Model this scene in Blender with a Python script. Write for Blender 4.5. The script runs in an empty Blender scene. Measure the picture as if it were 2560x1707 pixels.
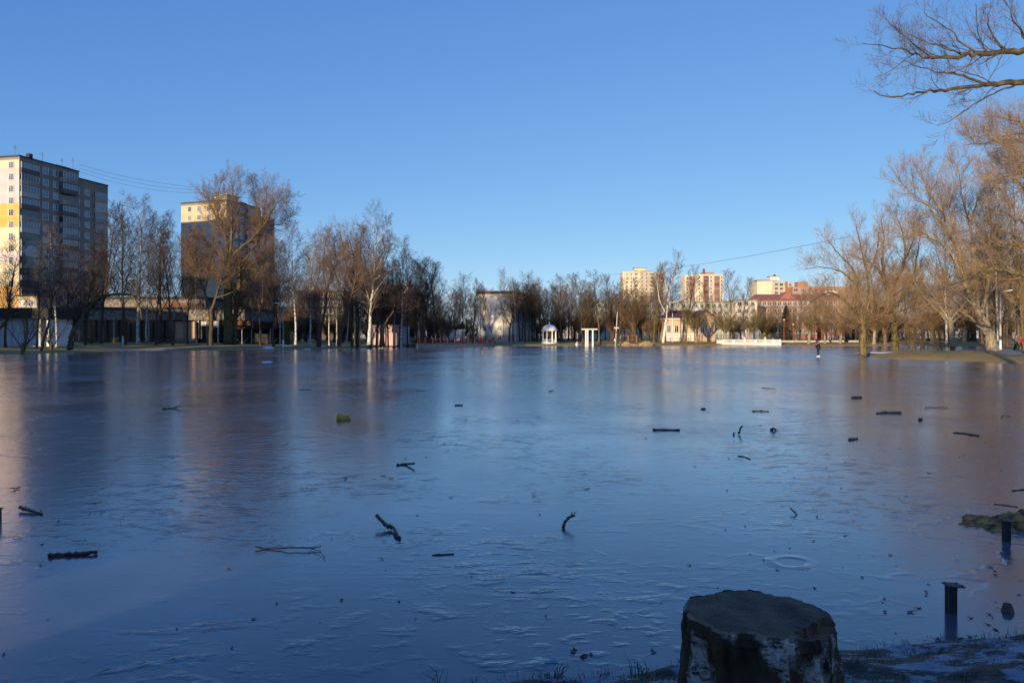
import bpy, math, random
import numpy as np
from mathutils import Vector, Matrix, noise as mnoise

F = 1961.0; CX = 1280.0; HY = 845.0; CZ = 2.06       # photograph geometry (source pixels)
R = math.radians
SUN_AZ, SUN_EL = 208.0, 7.5
scene = bpy.context.scene
COL = scene.collection
def gx(px, D): return (px - CX) / F * D
def gz(py, D): return CZ - (py - HY) / F * D
def dep(py, z=0.0): return (CZ - z) * F / (py - HY)

# ------------------------------------------------------------------ mesh builder
class MB:
    def __init__(s): s.v = []; s.f = []; s.m = []
    def add(s, vs, fs, mi=0):
        b = len(s.v); s.v.extend(vs)
        for f in fs: s.f.append(tuple(b + i for i in f)); s.m.append(mi)
    def box(s, x0, x1, y0, y1, z0, z1, mi=0):
        s.add([(x0,y0,z0),(x1,y0,z0),(x1,y1,z0),(x0,y1,z0),(x0,y0,z1),(x1,y0,z1),(x1,y1,z1),(x0,y1,z1)],
              [(3,2,1,0),(4,5,6,7),(0,1,5,4),(1,2,6,5),(2,3,7,6),(3,0,4,7)], mi)
    def prism(s, poly, z0, z1, mi=0):
        n = len(poly)
        s.add([(x,y,z0) for x,y in poly] + [(x,y,z1) for x,y in poly],
              [tuple(range(n-1,-1,-1)), tuple(range(n,2*n))] + [(i,(i+1)%n,n+(i+1)%n,n+i) for i in range(n)], mi)
    def prism_y(s, poly, y0, y1, mi=0):          # polygon in x,z extruded along y
        n = len(poly)
        s.add([(x,y0,z) for x,z in poly] + [(x,y1,z) for x,z in poly],
              [tuple(range(n)), tuple(range(2*n-1,n-1,-1))] + [((i+1)%n,i,n+i,n+(i+1)%n) for i in range(n)], mi)
    def lathe(s, prof, k=16, cx=0, cy=0, mi=0):
        n = len(prof); vs = []
        for r, z in prof:
            for j in range(k):
                a = 2*math.pi*j/k; vs.append((cx + r*math.cos(a), cy + r*math.sin(a), z))
        fs = [(i*k+j, i*k+(j+1)%k, (i+1)*k+(j+1)%k, (i+1)*k+j) for i in range(n-1) for j in range(k)]
        fs.append(tuple(range(k-1,-1,-1))); fs.append(tuple(range((n-1)*k, n*k)))
        s.add(vs, fs, mi)
    def tube(s, pts, rad, k=6, mi=0, cap=True):
        n = len(pts); b = len(s.v)
        ax = pts[-1] - pts[0]
        ref = Vector((0.03,0.05,1)) if abs(ax.z) < 0.8*ax.length else Vector((1,0.07,0.03))
        cs = [(math.cos(2*math.pi*j/k), math.sin(2*math.pi*j/k)) for j in range(k)]
        V = s.v
        for i in range(n):
            t = pts[min(i+1,n-1)] - pts[max(i-1,0)]
            u = t.cross(ref)
            if u.length < 1e-9: u = Vector((1,0,0))
            u.normalize(); w = u.cross(t).normalized(); r = rad[i]; p = pts[i]
            for c, q in cs:
                a = r*c; e = r*q
                V.append((p.x+u.x*a+w.x*e, p.y+u.y*a+w.y*e, p.z+u.z*a+w.z*e))
        Fc = s.f
        for i in range(n-1):
            o = b+i*k
            for j in range(k):
                j2 = (j+1) % k
                Fc.append((o+j, o+j2, o+k+j2, o+k+j)); s.m.append(mi)
        if cap and k > 3:
            Fc.append(tuple(range(b+k-1,b-1,-1))); s.m.append(mi)
            Fc.append(tuple(range(b+(n-1)*k, b+n*k))); s.m.append(mi)
    def mesh(s, name, mats, smooth=False):
        me = bpy.data.meshes.new(name)
        me.from_pydata([tuple(v) for v in s.v], [], s.f)
        for m in (mats if isinstance(mats, (list, tuple)) else [mats]): me.materials.append(m)
        if len(me.polygons):
            me.polygons.foreach_set('material_index', s.m)
            me.polygons.foreach_set('use_smooth', [bool(smooth)]*len(me.polygons))
        me.update(); return me
    def build(s, name, mats, parent=None, smooth=False):
        return link(name, s.mesh(name, mats, smooth), parent)
def link(name, me, parent=None, loc=(0,0,0), rz=0.0):
    o = bpy.data.objects.new(name, me); COL.objects.link(o)
    o.parent = parent; o.location = loc; o.rotation_euler = (0,0,rz); return o
def tag(o, label=None, cat=None, group=None, kind=None):
    if label: o['label'] = label
    if cat: o['category'] = cat
    if group: o['group'] = group
    if kind: o['kind'] = kind
    return o
def thing(name, label, cat, loc=(0,0,0), rz=0.0, group=None):
    o = bpy.data.objects.new(name, None); COL.objects.link(o); o.empty_display_size = 0.2
    o.location = loc; o.rotation_euler = (0,0,rz)
    return tag(o, label, cat, group)
def copy_tree(src, loc, rz=0.0, label=None, group=None, scale=None):
    r = src.copy(); COL.objects.link(r); r.location = loc; r.rotation_euler = (0,0,rz)
    if scale is not None: r.scale = scale
    if label: r['label'] = label
    if group: r['group'] = group
    for ch in list(src.children):
        c = ch.copy(); COL.objects.link(c); c.parent = r
        for g in list(ch.children):
            d = g.copy(); COL.objects.link(d); d.parent = c
    return r

# ------------------------------------------------------------------ materials
def nodes(name):
    m = bpy.data.materials.new(name); m.use_nodes = True
    nt = m.node_tree; b = nt.nodes['Principled BSDF']
    return m, nt, b
def N(nt, typ, **kw):
    n = nt.nodes.new(typ)
    for k, v in kw.items():
        if k in n.inputs: n.inputs[k].default_value = v
        else: setattr(n, k, v)
    return n
def c4(c): return (c[0], c[1], c[2], 1.0)
def mat(name, c1, c2=None, scale=3.0, rough=0.8, stretch=(1,1,1), lo=0.35, hi=0.65, bump=0.0, bscale=None, spec=0.3, metal=0.0):
    m, nt, b = nodes(name)
    b.inputs['Roughness'].default_value = rough
    b.inputs['Specular IOR Level'].default_value = spec
    b.inputs['Metallic'].default_value = metal
    if c2 is None: c2 = tuple(0.75*x for x in c1)
    tc = N(nt, 'ShaderNodeTexCoord'); mp = N(nt, 'ShaderNodeMapping'); mp.inputs['Scale'].default_value = stretch
    nz = N(nt, 'ShaderNodeTexNoise'); nz.inputs['Scale'].default_value = scale; nz.inputs['Detail'].default_value = 5
    cr = N(nt, 'ShaderNodeValToRGB')
    cr.color_ramp.elements[0].position = lo; cr.color_ramp.elements[0].color = c4(c1)
    cr.color_ramp.elements[1].position = hi; cr.color_ramp.elements[1].color = c4(c2)
    L = nt.links.new
    L(tc.outputs['Object'], mp.inputs['Vector']); L(mp.outputs['Vector'], nz.inputs['Vector'])
    L(nz.outputs['Fac'], cr.inputs['Fac']); L(cr.outputs['Color'], b.inputs['Base Color'])
    if bump:
        n2 = N(nt, 'ShaderNodeTexNoise'); n2.inputs['Scale'].default_value = bscale or scale*4; n2.inputs['Detail'].default_value = 6
        bp = N(nt, 'ShaderNodeBump'); bp.inputs['Distance'].default_value = bump; bp.inputs['Strength'].default_value = 0.8
        L(mp.outputs['Vector'], n2.inputs['Vector']); L(n2.outputs['Fac'], bp.inputs['Height']); L(bp.outputs['Normal'], b.inputs['Normal'])
    return m

M = {}
M['bark_dark'] = mat('bark_dark', (.045,.034,.026), (.10,.075,.05), 2.5, .9, (3,3,.7), bump=.02)
M['bark_brown'] = mat('bark_brown', (.075,.055,.032), (.16,.115,.062), 2.5, .9, (3,3,.7), bump=.02)
M['bark_olive'] = mat('bark_olive', (.06,.05,.02), (.19,.145,.065), 2.0, .9, (3,3,.7), bump=.02)
M['bark_moss'] = mat('bark_moss', (.035,.028,.014), (.13,.098,.045), 3.0, .9, (1,1,1), bump=.03)
M['bark_pale'] = mat('bark_pale', (.16,.12,.075), (.36,.30,.215), 2.0, .9, (4,4,.8), bump=.03)
M['twig_dark'] = mat('twig_dark', (.040,.028,.021), (.065,.045,.032), 1.0, .8)
M['twig_grey'] = mat('twig_grey', (.085,.062,.048), (.135,.10,.08), 1.0, .8)
M['twig_russet'] = mat('twig_russet', (.115,.068,.038), (.18,.115,.066), .6, .8)
M['twig_tan'] = mat('twig_tan', (.185,.122,.068), (.29,.20,.118), .5, .8)
M['twig_olive'] = mat('twig_olive', (.10,.072,.032), (.165,.12,.055), .8, .8)
def birch_bark():
    m, nt, b = nodes('bark_birch'); L = nt.links.new
    tc = N(nt, 'ShaderNodeTexCoord'); mp = N(nt, 'ShaderNodeMapping'); mp.inputs['Scale'].default_value = (2.2,2.2,3.4)
    nz = N(nt, 'ShaderNodeTexNoise'); nz.inputs['Scale'].default_value = 1.6; nz.inputs['Detail'].default_value = 4
    cr = N(nt, 'ShaderNodeValToRGB'); e = cr.color_ramp.elements
    e[0].position = .40; e[0].color = (.035,.03,.027,1); e[1].position = .47; e[1].color = (.62,.59,.54,1)
    L(tc.outputs['Object'], mp.inputs['Vector']); L(mp.outputs['Vector'], nz.inputs['Vector'])
    L(nz.outputs['Fac'], cr.inputs['Fac']); L(cr.outputs['Color'], b.inputs['Base Color'])
    b.inputs['Roughness'].default_value = .75
    return m
M['bark_birch'] = birch_bark()
M['white_bark'] = mat('white_bark', (.66,.63,.58), (.30,.27,.24), 1.2, .75, (2,2,3), lo=.55, hi=.72)
M['white'] = mat('white_paint', (.78,.77,.73), (.70,.69,.65), 2.0, .6)
M['white_fresh'] = mat('white_fresh', (.80,.79,.76), (.74,.73,.70), 3.0, .5)
M['concrete'] = mat('concrete', (.30,.29,.27), (.22,.21,.20), 1.2, .9, bump=.01)
M['concrete_pale'] = mat('concrete_pale', (.48,.46,.42), (.38,.36,.33), .8, .9)
M['roughcast'] = mat('roughcast', (.13,.112,.095), (.25,.22,.185), 1.5, .95, lo=.42, hi=.58)
M['black_iron'] = mat('black_iron', (.02,.02,.022), (.035,.035,.035), 5, .5, spec=.5)
M['dark_roof'] = mat('dark_roof', (.03,.03,.032), (.05,.045,.045), 1, .8)
M['red_roof'] = mat('red_roof', (.23,.07,.06), (.18,.055,.05), .7, .6)
M['tile_roof'] = mat('tile_roof', (.34,.145,.10), (.27,.11,.08), .7, .7)
M['rust'] = mat('rust', (.20,.075,.04), (.14,.06,.04), 1.5, .8)
M['red_paint'] = mat('red_paint', (.33,.045,.03), (.25,.035,.03), 3, .5)
M['darkred'] = mat('darkred_paint', (.25,.02,.02), (.18,.018,.018), 2, .4)
M['snow'] = mat('snow', (.80,.82,.85), (.68,.71,.76), 4, .7, bump=.02)
M['frame'] = mat('frame_white', (.72,.71,.70), (.65,.64,.63), 4, .5)
M['frame_brown'] = mat('frame_brown', (.22,.17,.13), (.17,.13,.10), 4, .5)
def glass(name, c, rough=.08):
    m, nt, b = nodes(name)
    b.inputs['Base Color'].default_value = c4(c); b.inputs['Roughness'].default_value = rough
    b.inputs['Specular IOR Level'].default_value = .9
    nz = N(nt, 'ShaderNodeTexNoise'); nz.inputs['Scale'].default_value = .8
    tc = N(nt, 'ShaderNodeTexCoord'); bp = N(nt, 'ShaderNodeBump'); bp.inputs['Distance'].default_value = .04
    nt.links.new(tc.outputs['Object'], nz.inputs['Vector']); nt.links.new(nz.outputs['Fac'], bp.inputs['Height'])
    nt.links.new(bp.outputs['Normal'], b.inputs['Normal'])
    return m
M['glass'] = glass('window_glass', (.085,.115,.155))  # base lifted to pale blue for the sky reflected in the panes
M['glass_dark'] = glass('shop_glass', (.015,.015,.017), .2)
def panel(name, c, seam, w=3.2, h=2.8, var=.12, bands=None, rough=.9):
    """panel-building wall: seams from a brick texture, optional painted height bands [(z, colour)]"""
    m, nt, b = nodes(name); L = nt.links.new
    tc = N(nt, 'ShaderNodeTexCoord')
    sep = N(nt, 'ShaderNodeSeparateXYZ'); L(tc.outputs['Object'], sep.inputs[0])
    ad = N(nt, 'ShaderNodeMath', operation='ADD'); L(sep.outputs['X'], ad.inputs[0]); L(sep.outputs['Y'], ad.inputs[1])
    cb = N(nt, 'ShaderNodeCombineXYZ'); L(ad.outputs[0], cb.inputs['X']); L(sep.outputs['Z'], cb.inputs['Y'])
    br = N(nt, 'ShaderNodeTexBrick'); br.offset = 0.0
    for k, v in (('Scale',1.0),('Brick Width',w),('Row Height',h),('Mortar Size',.035),('Mortar Smooth',.3)): br.inputs[k].default_value = v
    br.inputs['Color1'].default_value = c4(c); br.inputs['Color2'].default_value = c4([x*(1-var) for x in c]); br.inputs['Mortar'].default_value = c4(seam)
    L(cb.outputs[0], br.inputs['Vector'])
    src = br.outputs['Color']
    if bands:
        mr = N(nt, 'ShaderNodeMath', operation='DIVIDE'); mr.inputs[1].default_value = 50.0; L(sep.outputs['Z'], mr.inputs[0])
        cr = N(nt, 'ShaderNodeValToRGB'); cr.color_ramp.interpolation = 'CONSTANT'
        e = cr.color_ramp.elements
        e[0].position = 0; e[0].color = c4(bands[0][1]); e[1].position = bands[1][0]/50; e[1].color = c4(bands[1][1])
        for z, q in bands[2:]:
            k = e.new(z/50); k.color = c4(q)
        L(mr.outputs[0], cr.inputs['Fac'])
        mx = N(nt, 'ShaderNodeMix', data_type='RGBA', blend_type='MIX')
        L(br.outputs['Fac'], mx.inputs[0]); L(cr.outputs['Color'], mx.inputs[6]); mx.inputs[7].default_value = c4(seam)
        src = mx.outputs[2]
    nz = N(nt, 'ShaderNodeTexNoise'); nz.inputs['Scale'].default_value = .35; nz.inputs['Detail'].default_value = 6; L(tc.outputs['Object'], nz.inputs['Vector'])
    mr2 = N(nt, 'ShaderNodeMapRange'); mr2.inputs['To Min'].default_value = .72; mr2.inputs['To Max'].default_value = 1.22; L(nz.outputs['Fac'], mr2.inputs['Value'])
    mu = N(nt, 'ShaderNodeMix', data_type='RGBA', blend_type='MULTIPLY'); mu.inputs[0].default_value = 1
    L(src, mu.inputs[6]); L(mr2.outputs[0], mu.inputs[7]); L(mu.outputs[2], b.inputs['Base Color'])
    b.inputs['Roughness'].default_value = rough; b.inputs['Specular IOR Level'].default_value = .2
    return m
LIL, ORG, CRM = (.60,.50,.52), (.70,.40,.12), (.66,.58,.42)
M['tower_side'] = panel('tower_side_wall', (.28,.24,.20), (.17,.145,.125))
M['tower_end'] = panel('tower_end_wall', LIL, (.66,.62,.58), bands=[(0,LIL),(5.6,ORG),(14,CRM),(19.6,LIL),(22.4,CRM),(28,ORG),(33.6,LIL),(42,CRM)])
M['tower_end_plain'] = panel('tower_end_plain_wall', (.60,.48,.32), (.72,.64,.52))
M['ochre'] = panel('ochre_brick_wall', (.62,.52,.37), (.70,.65,.55), 40, 2.9, .05)
M['ochre2'] = panel('ochre_pale_wall', (.65,.57,.43), (.75,.71,.63), 40, 2.9, .05)
M['redbrick'] = panel('red_brick_wall', (.37,.19,.135), (.60,.52,.44), 40, 3.0, .05)
M['peach'] = panel('peach_wall', (.56,.41,.28), (.62,.49,.37), 2.0, 1.2, .08)
M['palewall'] = panel('pale_wall', (.76,.70,.62), (.66,.60,.54), 6, 3.0, .06)
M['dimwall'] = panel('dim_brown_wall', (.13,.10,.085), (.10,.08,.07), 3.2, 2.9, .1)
M['greenwall'] = panel('pale_green_wall', (.50,.54,.46), (.38,.40,.36), 3.2, 2.9, .1)
M['pinkwall'] = panel('pink_wall', (.62,.42,.37), (.62,.36,.31), 1.2, 2.6, .06)
M['bluepanel'] = panel('corrugated_panel', (.52,.56,.62), (.40,.43,.48), .35, 9, .04)
M['balcony'] = mat('balcony_panel', (.40,.355,.31), (.24,.21,.185), .35, .85)
M['balcony_red'] = mat('balcony_red', (.42,.15,.10), (.36,.13,.09), .8, .85)

# ------------------------------------------------------------------ pond outline and ground
def S(px, py): D = dep(py); return (gx(px, D), D)
POND = [(-1.5,4.2),(1.0,4.9),(3.6,5.5),(7,7.0),(13,11),(17,18),(19.6,27),(28.5,40),(36.5,52),(40.8,60.0),
        S(2560,911),S(2450,903.5),S(2350,899.5),S(2230,897),S(2128,889.5),(43,99),(56,105),(68,110),(90,150),(110,183),(116,194),
        S(2400,866),S(2200,865),S(1953,864.6),S(1806,864.7),S(1600,864.5),S(1500,864.5),S(1330,865),S(1242,864.6),
        S(1236,865.9),S(1043,869.2),S(992,866.0),S(975,868),S(920,868.8),S(880,871),S(780,873),S(680,875.3),S(500,876),
        S(350,876.5),S(240,879),S(160,882),S(90,884.5),S(0,885.5),(-78,88),(-84,62),(-80,24),(-58,-4),(-22,-3),(-8,0.5),(-3.5,2.8)]
PA = np.array(POND); PB = np.roll(PA, -1, axis=0)
def signed(X, Y):
    """distance to the shoreline, positive on land"""
    P = np.stack([X, Y], -1); best = np.full(X.shape, 1e9); ins = np.zeros(X.shape, bool)
    for a, b in zip(PA, PB):
        ab = b - a; t = np.clip(((P - a) @ ab) / (ab @ ab), 0, 1)
        q = P - a - t[..., None]*ab
        best = np.minimum(best, np.hypot(q[...,0], q[...,1]))
        c = ((a[1] > Y) != (b[1] > Y))
        xi = a[0] + (Y - a[1]) * ab[0] / (ab[1] if abs(ab[1]) > 1e-9 else 1e-9)
        ins ^= c & (X < xi)
    return np.where(ins, -best, best)
def height(X, Y):
    d = signed(X, Y)
    h = np.interp(d, [-6,-.8,0,1.2,4,15,40,90,400,3500], [-1.2,-.35,0,.24,.42,.72,1.12,1.55,1.7,1.7])
    return h + (0.05*np.sin(X*.9+Y*.31) + .04*np.sin(Y*1.1-X*.43) + .05*np.sin(X*.23+1.3)*np.sin(Y*.19)) * np.clip(d/5, 0, 1)
def gh(x, y): return float(height(np.array([x]), np.array([y]))[0])
def axis(a, b, st, far):
    xs = list(np.arange(a, b+1e-6, st)); s = st; x = b; hi = []
    while x < far: s *= 1.35; x += s; hi.append(x)
    s = st; x = a; lo = []
    while x > -far: s *= 1.35; x -= s; lo.append(x)
    return np.array(lo[::-1] + xs + hi)
def sheet(name, xs, ys, zf, m):
    X, Y = np.meshgrid(xs, ys); Z = zf(X, Y); nx, ny = len(xs), len(ys)
    me = bpy.data.meshes.new(name)
    V = np.stack([X.ravel(), Y.ravel(), Z.ravel()], 1)
    i = (np.arange(ny-1)[:,None]*nx + np.arange(nx-1)).ravel()
    Fq = np.stack([i, i+1, i+nx+1, i+nx], 1)
    me.from_pydata(V.tolist(), [], Fq.tolist()); me.materials.append(m)
    me.polygons.foreach_set('use_smooth', [True]*len(me.polygons)); me.update()
    return link(name, me)
M['ground'] = None
def ground_mat():
    m, nt, b = nodes('ground_grass_earth'); L = nt.links.new
    tc = N(nt, 'ShaderNodeTexCoord')
    a = N(nt, 'ShaderNodeTexNoise'); a.inputs['Scale'].default_value = .22; a.inputs['Detail'].default_value = 8
    f = N(nt, 'ShaderNodeTexNoise'); f.inputs['Scale'].default_value = 3.0; f.inputs['Detail'].default_value = 6
    c1 = N(nt, 'ShaderNodeValToRGB'); e = c1.color_ramp.elements
    e[0].position = .40; e[0].color = (.40,.25,.105,1); e[1].position = .6; e[1].color = (.37,.29,.095,1)
    c2 = N(nt, 'ShaderNodeMapRange'); c2.inputs['To Min'].default_value = .55; c2.inputs['To Max'].default_value = 1.45
    mu = N(nt, 'ShaderNodeMix', data_type='RGBA', blend_type='MULTIPLY'); mu.inputs[0].default_value = 1
    for n in (a, f): L(tc.outputs['Object'], n.inputs['Vector'])
    L(a.outputs['Fac'], c1.inputs['Fac']); L(f.outputs['Fac'], c2.inputs['Value']); L(c1.outputs['Color'], mu.inputs[6]); L(c2.outputs[0], mu.inputs[7])
    L(mu.outputs[2], b.inputs['Base Color']); b.inputs['Roughness'].default_value = .95; b.inputs['Specular IOR Level'].default_value = .1
    bp = N(nt, 'ShaderNodeBump'); bp.inputs['Distance'].default_value = .06; L(f.outputs['Fac'], bp.inputs['Height']); L(bp.outputs['Normal'], b.inputs['Normal'])
    return m
M['ground'] = ground_mat()
def land(X, Y):
    h = height(X, Y)
    near = (X > -6.5) & (X < 10.5) & (Y > -1.5) & (Y < 10)
    return np.where(near, np.minimum(h, -.6), h)
tag(sheet('ground', axis(-130,150,1.5,3500), axis(-50,300,1.5,3500), land, M['ground']), kind='structure')

# near bank: frozen turf with snow between dark clods
EX = [-7,-3.5,-1.5,-.07,.3,1.04,2.2,3.57,5,7,11]; EY = [.9,2.8,4.2,4.66,4.80,4.92,5.24,5.50,6.0,7.0,9.6]
def fbm(X, Y, s):
    r = np.random.RandomState(int(s)); o = np.zeros_like(X)
    f = 1.6; a = 1.0
    for k in range(5):
        for q in range(3):
            t = r.uniform(0, 6.28); p = r.uniform(0, 6.28)
            o += a*np.sin((X*math.cos(t)+Y*math.sin(t)*1.4)*f*r.uniform(.8,1.25) + p + 1.3*np.sin(f*.7*(Y*math.cos(t)-X*math.sin(t))+p*2))/3
        f *= 2.05; a *= .55
    return o
def bank(X, Y):
    d = np.interp(X, EX, EY) + .10*fbm(X*1.0, X*0, 3) - Y
    h = np.interp(d, [-1.5,-.25,0,.12,.5,1.2,2.5,5], [-.5,-.12,0,.06,.10,.16,.30,.50])
    return h + np.clip(d*6, 0, 1)*(.042*fbm(X*1.5, Y*1.9, 11) + .010*fbm(X*6, Y*6, 5))
def bank_mat():
    m, nt, b = nodes('frozen_bank'); L = nt.links.new
    tc = N(nt, 'ShaderNodeTexCoord'); mp = N(nt, 'ShaderNodeMapping'); mp.inputs['Scale'].default_value = (1.0,1.7,5.0)
    L(tc.outputs['Object'], mp.inputs['Vector'])
    a = N(nt, 'ShaderNodeTexNoise'); a.inputs['Scale'].default_value = 2.3; a.inputs['Detail'].default_value = 9; a.inputs['Roughness'].default_value = .65
    f = N(nt, 'ShaderNodeTexNoise'); f.inputs['Scale'].default_value = 45; f.inputs['Detail'].default_value = 4
    L(mp.outputs[0], a.inputs['Vector']); L(tc.outputs['Object'], f.inputs['Vector'])
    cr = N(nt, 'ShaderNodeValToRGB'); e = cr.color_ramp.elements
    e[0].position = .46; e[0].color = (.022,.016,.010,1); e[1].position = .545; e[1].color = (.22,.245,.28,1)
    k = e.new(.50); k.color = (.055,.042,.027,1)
    L(a.outputs['Fac'], cr.inputs['Fac']); L(cr.outputs['Color'], b.inputs['Base Color'])
    bp = N(nt, 'ShaderNodeBump'); bp.inputs['Distance'].default_value = .012; L(f.outputs['Fac'], bp.inputs['Height']); L(bp.outputs['Normal'], b.inputs['Normal'])
    b.inputs['Roughness'].default_value = .6; b.inputs['Specular IOR Level'].default_value = .3
    return m
M['bank'] = bank_mat()
tag(sheet('bank', np.arange(-6.4,10.4,.05), np.arange(-1.4,10,.05), bank, M['bank']), kind='structure')

# ice
def ice_mat():
    m, nt, b = nodes('pond_ice'); L = nt.links.new
    tc = N(nt, 'ShaderNodeTexCoord')
    def noise(scale, detail=4, st=(1,1,1), rough=.5, dist=0.0):
        mp = N(nt, 'ShaderNodeMapping'); mp.inputs['Scale'].default_value = st
        n = N(nt, 'ShaderNodeTexNoise'); n.inputs['Scale'].default_value = scale; n.inputs['Detail'].default_value = detail
        n.inputs['Roughness'].default_value = rough; n.inputs['Distortion'].default_value = dist
        L(tc.outputs['Object'], mp.inputs['Vector']); L(mp.outputs[0], n.inputs['Vector']); return n.outputs['Fac']
    def rng(sock, a, b_, lo, hi):
        r = N(nt, 'ShaderNodeMapRange', interpolation_type='SMOOTHSTEP')
        for k, v in (('From Min',a),('From Max',b_),('To Min',lo),('To Max',hi)): r.inputs[k].default_value = v
        L(sock, r.inputs['Value']); return r.outputs[0]
    def mul(x, y):
        q = N(nt, 'ShaderNodeMath', operation='MULTIPLY')
        L(x, q.inputs[0])
        if isinstance(y, float): q.inputs[1].default_value = y
        else: L(y, q.inputs[1])
        return q.outputs[0]
    def add(x, y):
        q = N(nt, 'ShaderNodeMath', operation='ADD'); L(x, q.inputs[0]); L(y, q.inputs[1]); return q.outputs[0]
    big = noise(.16, 5, (1,.55,1), .55, .4)
    mid = noise(1.1, 5, (1,.8,1), .55)
    col = N(nt, 'ShaderNodeValToRGB'); e = col.color_ramp.elements
    e[0].position = .34; e[0].color = (.018,.028,.044,1); e[1].position = .70; e[1].color = (.21,.23,.25,1)
    k = e.new(.52); k.color = (.082,.096,.115,1)
    mixf = add(mul(big, .68), mul(mid, .32))
    L(mixf, col.inputs['Fac'])
    # healed cracks: long thin pale lines, and specks of frost
    mp = N(nt, 'ShaderNodeMapping'); mp.inputs['Scale'].default_value = (.085,.15,1); mp.inputs['Rotation'].default_value = (0,0,.35)
    wob = N(nt, 'ShaderNodeTexNoise'); wob.inputs['Scale'].default_value = .5; wob.inputs['Detail'].default_value = 4
    mv = N(nt, 'ShaderNodeMix', data_type='RGBA', blend_type='ADD'); mv.inputs[0].default_value = 2.2
    L(tc.outputs['Object'], wob.inputs['Vector']); L(tc.outputs['Object'], mv.inputs[6]); L(wob.outputs['Color'], mv.inputs[7]); L(mv.outputs[2], mp.inputs['Vector'])
    vo = N(nt, 'ShaderNodeTexVoronoi', feature='DISTANCE_TO_EDGE'); vo.inputs['Scale'].default_value = 1.0; L(mp.outputs[0], vo.inputs['Vector'])
    crack = rng(vo.outputs['Distance'], .0, .006, 1.0, 0.0)
    cmask = mul(crack, rng(noise(.33, 2), .45, .6, 0.0, 1.0))
    frost = mul(rng(noise(9.0, 5, (1,1.2,1), .65), .60, .72, 0.0, 1.0), rng(noise(.42, 4, (1,.7,1)), .50, .66, 0.0, 1.0))
    wf = add(mul(cmask, .45), mul(frost, .55))
    mx = N(nt, 'ShaderNodeMix', data_type='RGBA'); L(wf, mx.inputs[0]); L(col.outputs['Color'], mx.inputs[6]); mx.inputs[7].default_value = (.36,.40,.44,1)
    L(mx.outputs[2], b.inputs['Base Color'])
    rr = add(rng(noise(.11, 4, (1,.5,1), .6, .5), .36, .66, .12, .28), mul(frost, .18))
    L(rr, b.inputs['Roughness'])
    b.inputs['IOR'].default_value = 1.36
    b.inputs['Coat Weight'].default_value = .62; b.inputs['Coat IOR'].default_value = 1.33; b.inputs['Coat Roughness'].default_value = .17
    # relief: sparse scalloped ripples, wind-frozen lines and fine grain
    patch = rng(noise(.30, 3, (1,.8,1)), .40, .62, .15, 1.0)
    scal = rng(noise(4.6, 3, (1.0,1.35,1), .45), .52, .80, 0.0, 1.0)
    dent = rng(noise(2.1, 4, (1.0,1.5,1), .5, .3), .55, .75, 0.0, 1.0)
    lines = rng(noise(.55, 5, (.35,1.9,1), .6, 1.2), .50, .62, 0.0, 1.0)
    fine = noise(16, 3, (1,1.3,1))
    hgt = add(add(add(mul(mul(scal, patch), .0065), mul(mul(dent, patch), .0105)), mul(mul(lines, patch), .002)), add(add(mul(fine, .0006), mul(cmask, .003)), add(mul(mid, .0018), mul(frost, .0025))))
    bp = N(nt, 'ShaderNodeBump'); bp.inputs['Distance'].default_value = 1.0; bp.inputs['Strength'].default_value = 1.0
    L(hgt, bp.inputs['Height']); L(bp.outputs['Normal'], b.inputs['Normal']); L(bp.outputs['Normal'], b.inputs['Coat Normal'])
    return m
M['ice'] = ice_mat()
mb = MB(); mb.add([(-130,-30,0),(150,-30,0),(150,240,0),(-130,240,0)], [(0,1,2,3)])
tag(mb.build('ice', M['ice']), kind='structure')

# shore path along the left and far bank
M['path'] = mat('path_gravel', (.20,.18,.165), (.27,.25,.23), 2, .95)
def strip(name, pts, w, m, dz=.045):
    P = []
    for (a, b) in zip(pts[:-1], pts[1:]):
        k = max(2, int(math.dist(a, b)/2.0))
        P += [(a[0]+(b[0]-a[0])*i/k, a[1]+(b[1]-a[1])*i/k) for i in range(k)]
    P.append(pts[-1]); vs = []; fs = []
    for i, p in enumerate(P):
        a = P[max(i-1,0)]; b = P[min(i+1,len(P)-1)]; dx, dy = b[0]-a[0], b[1]-a[1]; l = math.hypot(dx, dy)
        nx, ny = -dy/l, dx/l
        for s in (-.5, -.17, .17, .5):
            x, y = p[0]+nx*w*s, p[1]+ny*w*s; vs.append((x, y, gh(x, y)+dz))
        if i:
            for j in range(3): q = (i-1)*4+j; fs.append((q, q+1, q+5, q+4))
    q = MB(); q.add(vs, fs); return tag(q.build(name, m, smooth=True), kind='structure')
strip('path', [(-92,104),(-74,112),(-58,130),(-45,141),(-30,152),(-26,166),(-22,186),(-8,214),(20,226),(52,226),(84,224),(112,214)], 2.4, M['path'])
strip('path', [(46,70),(58,96),(74,108),(98,150),(122,196),(150,250)], 2.6, M['path'])

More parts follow.
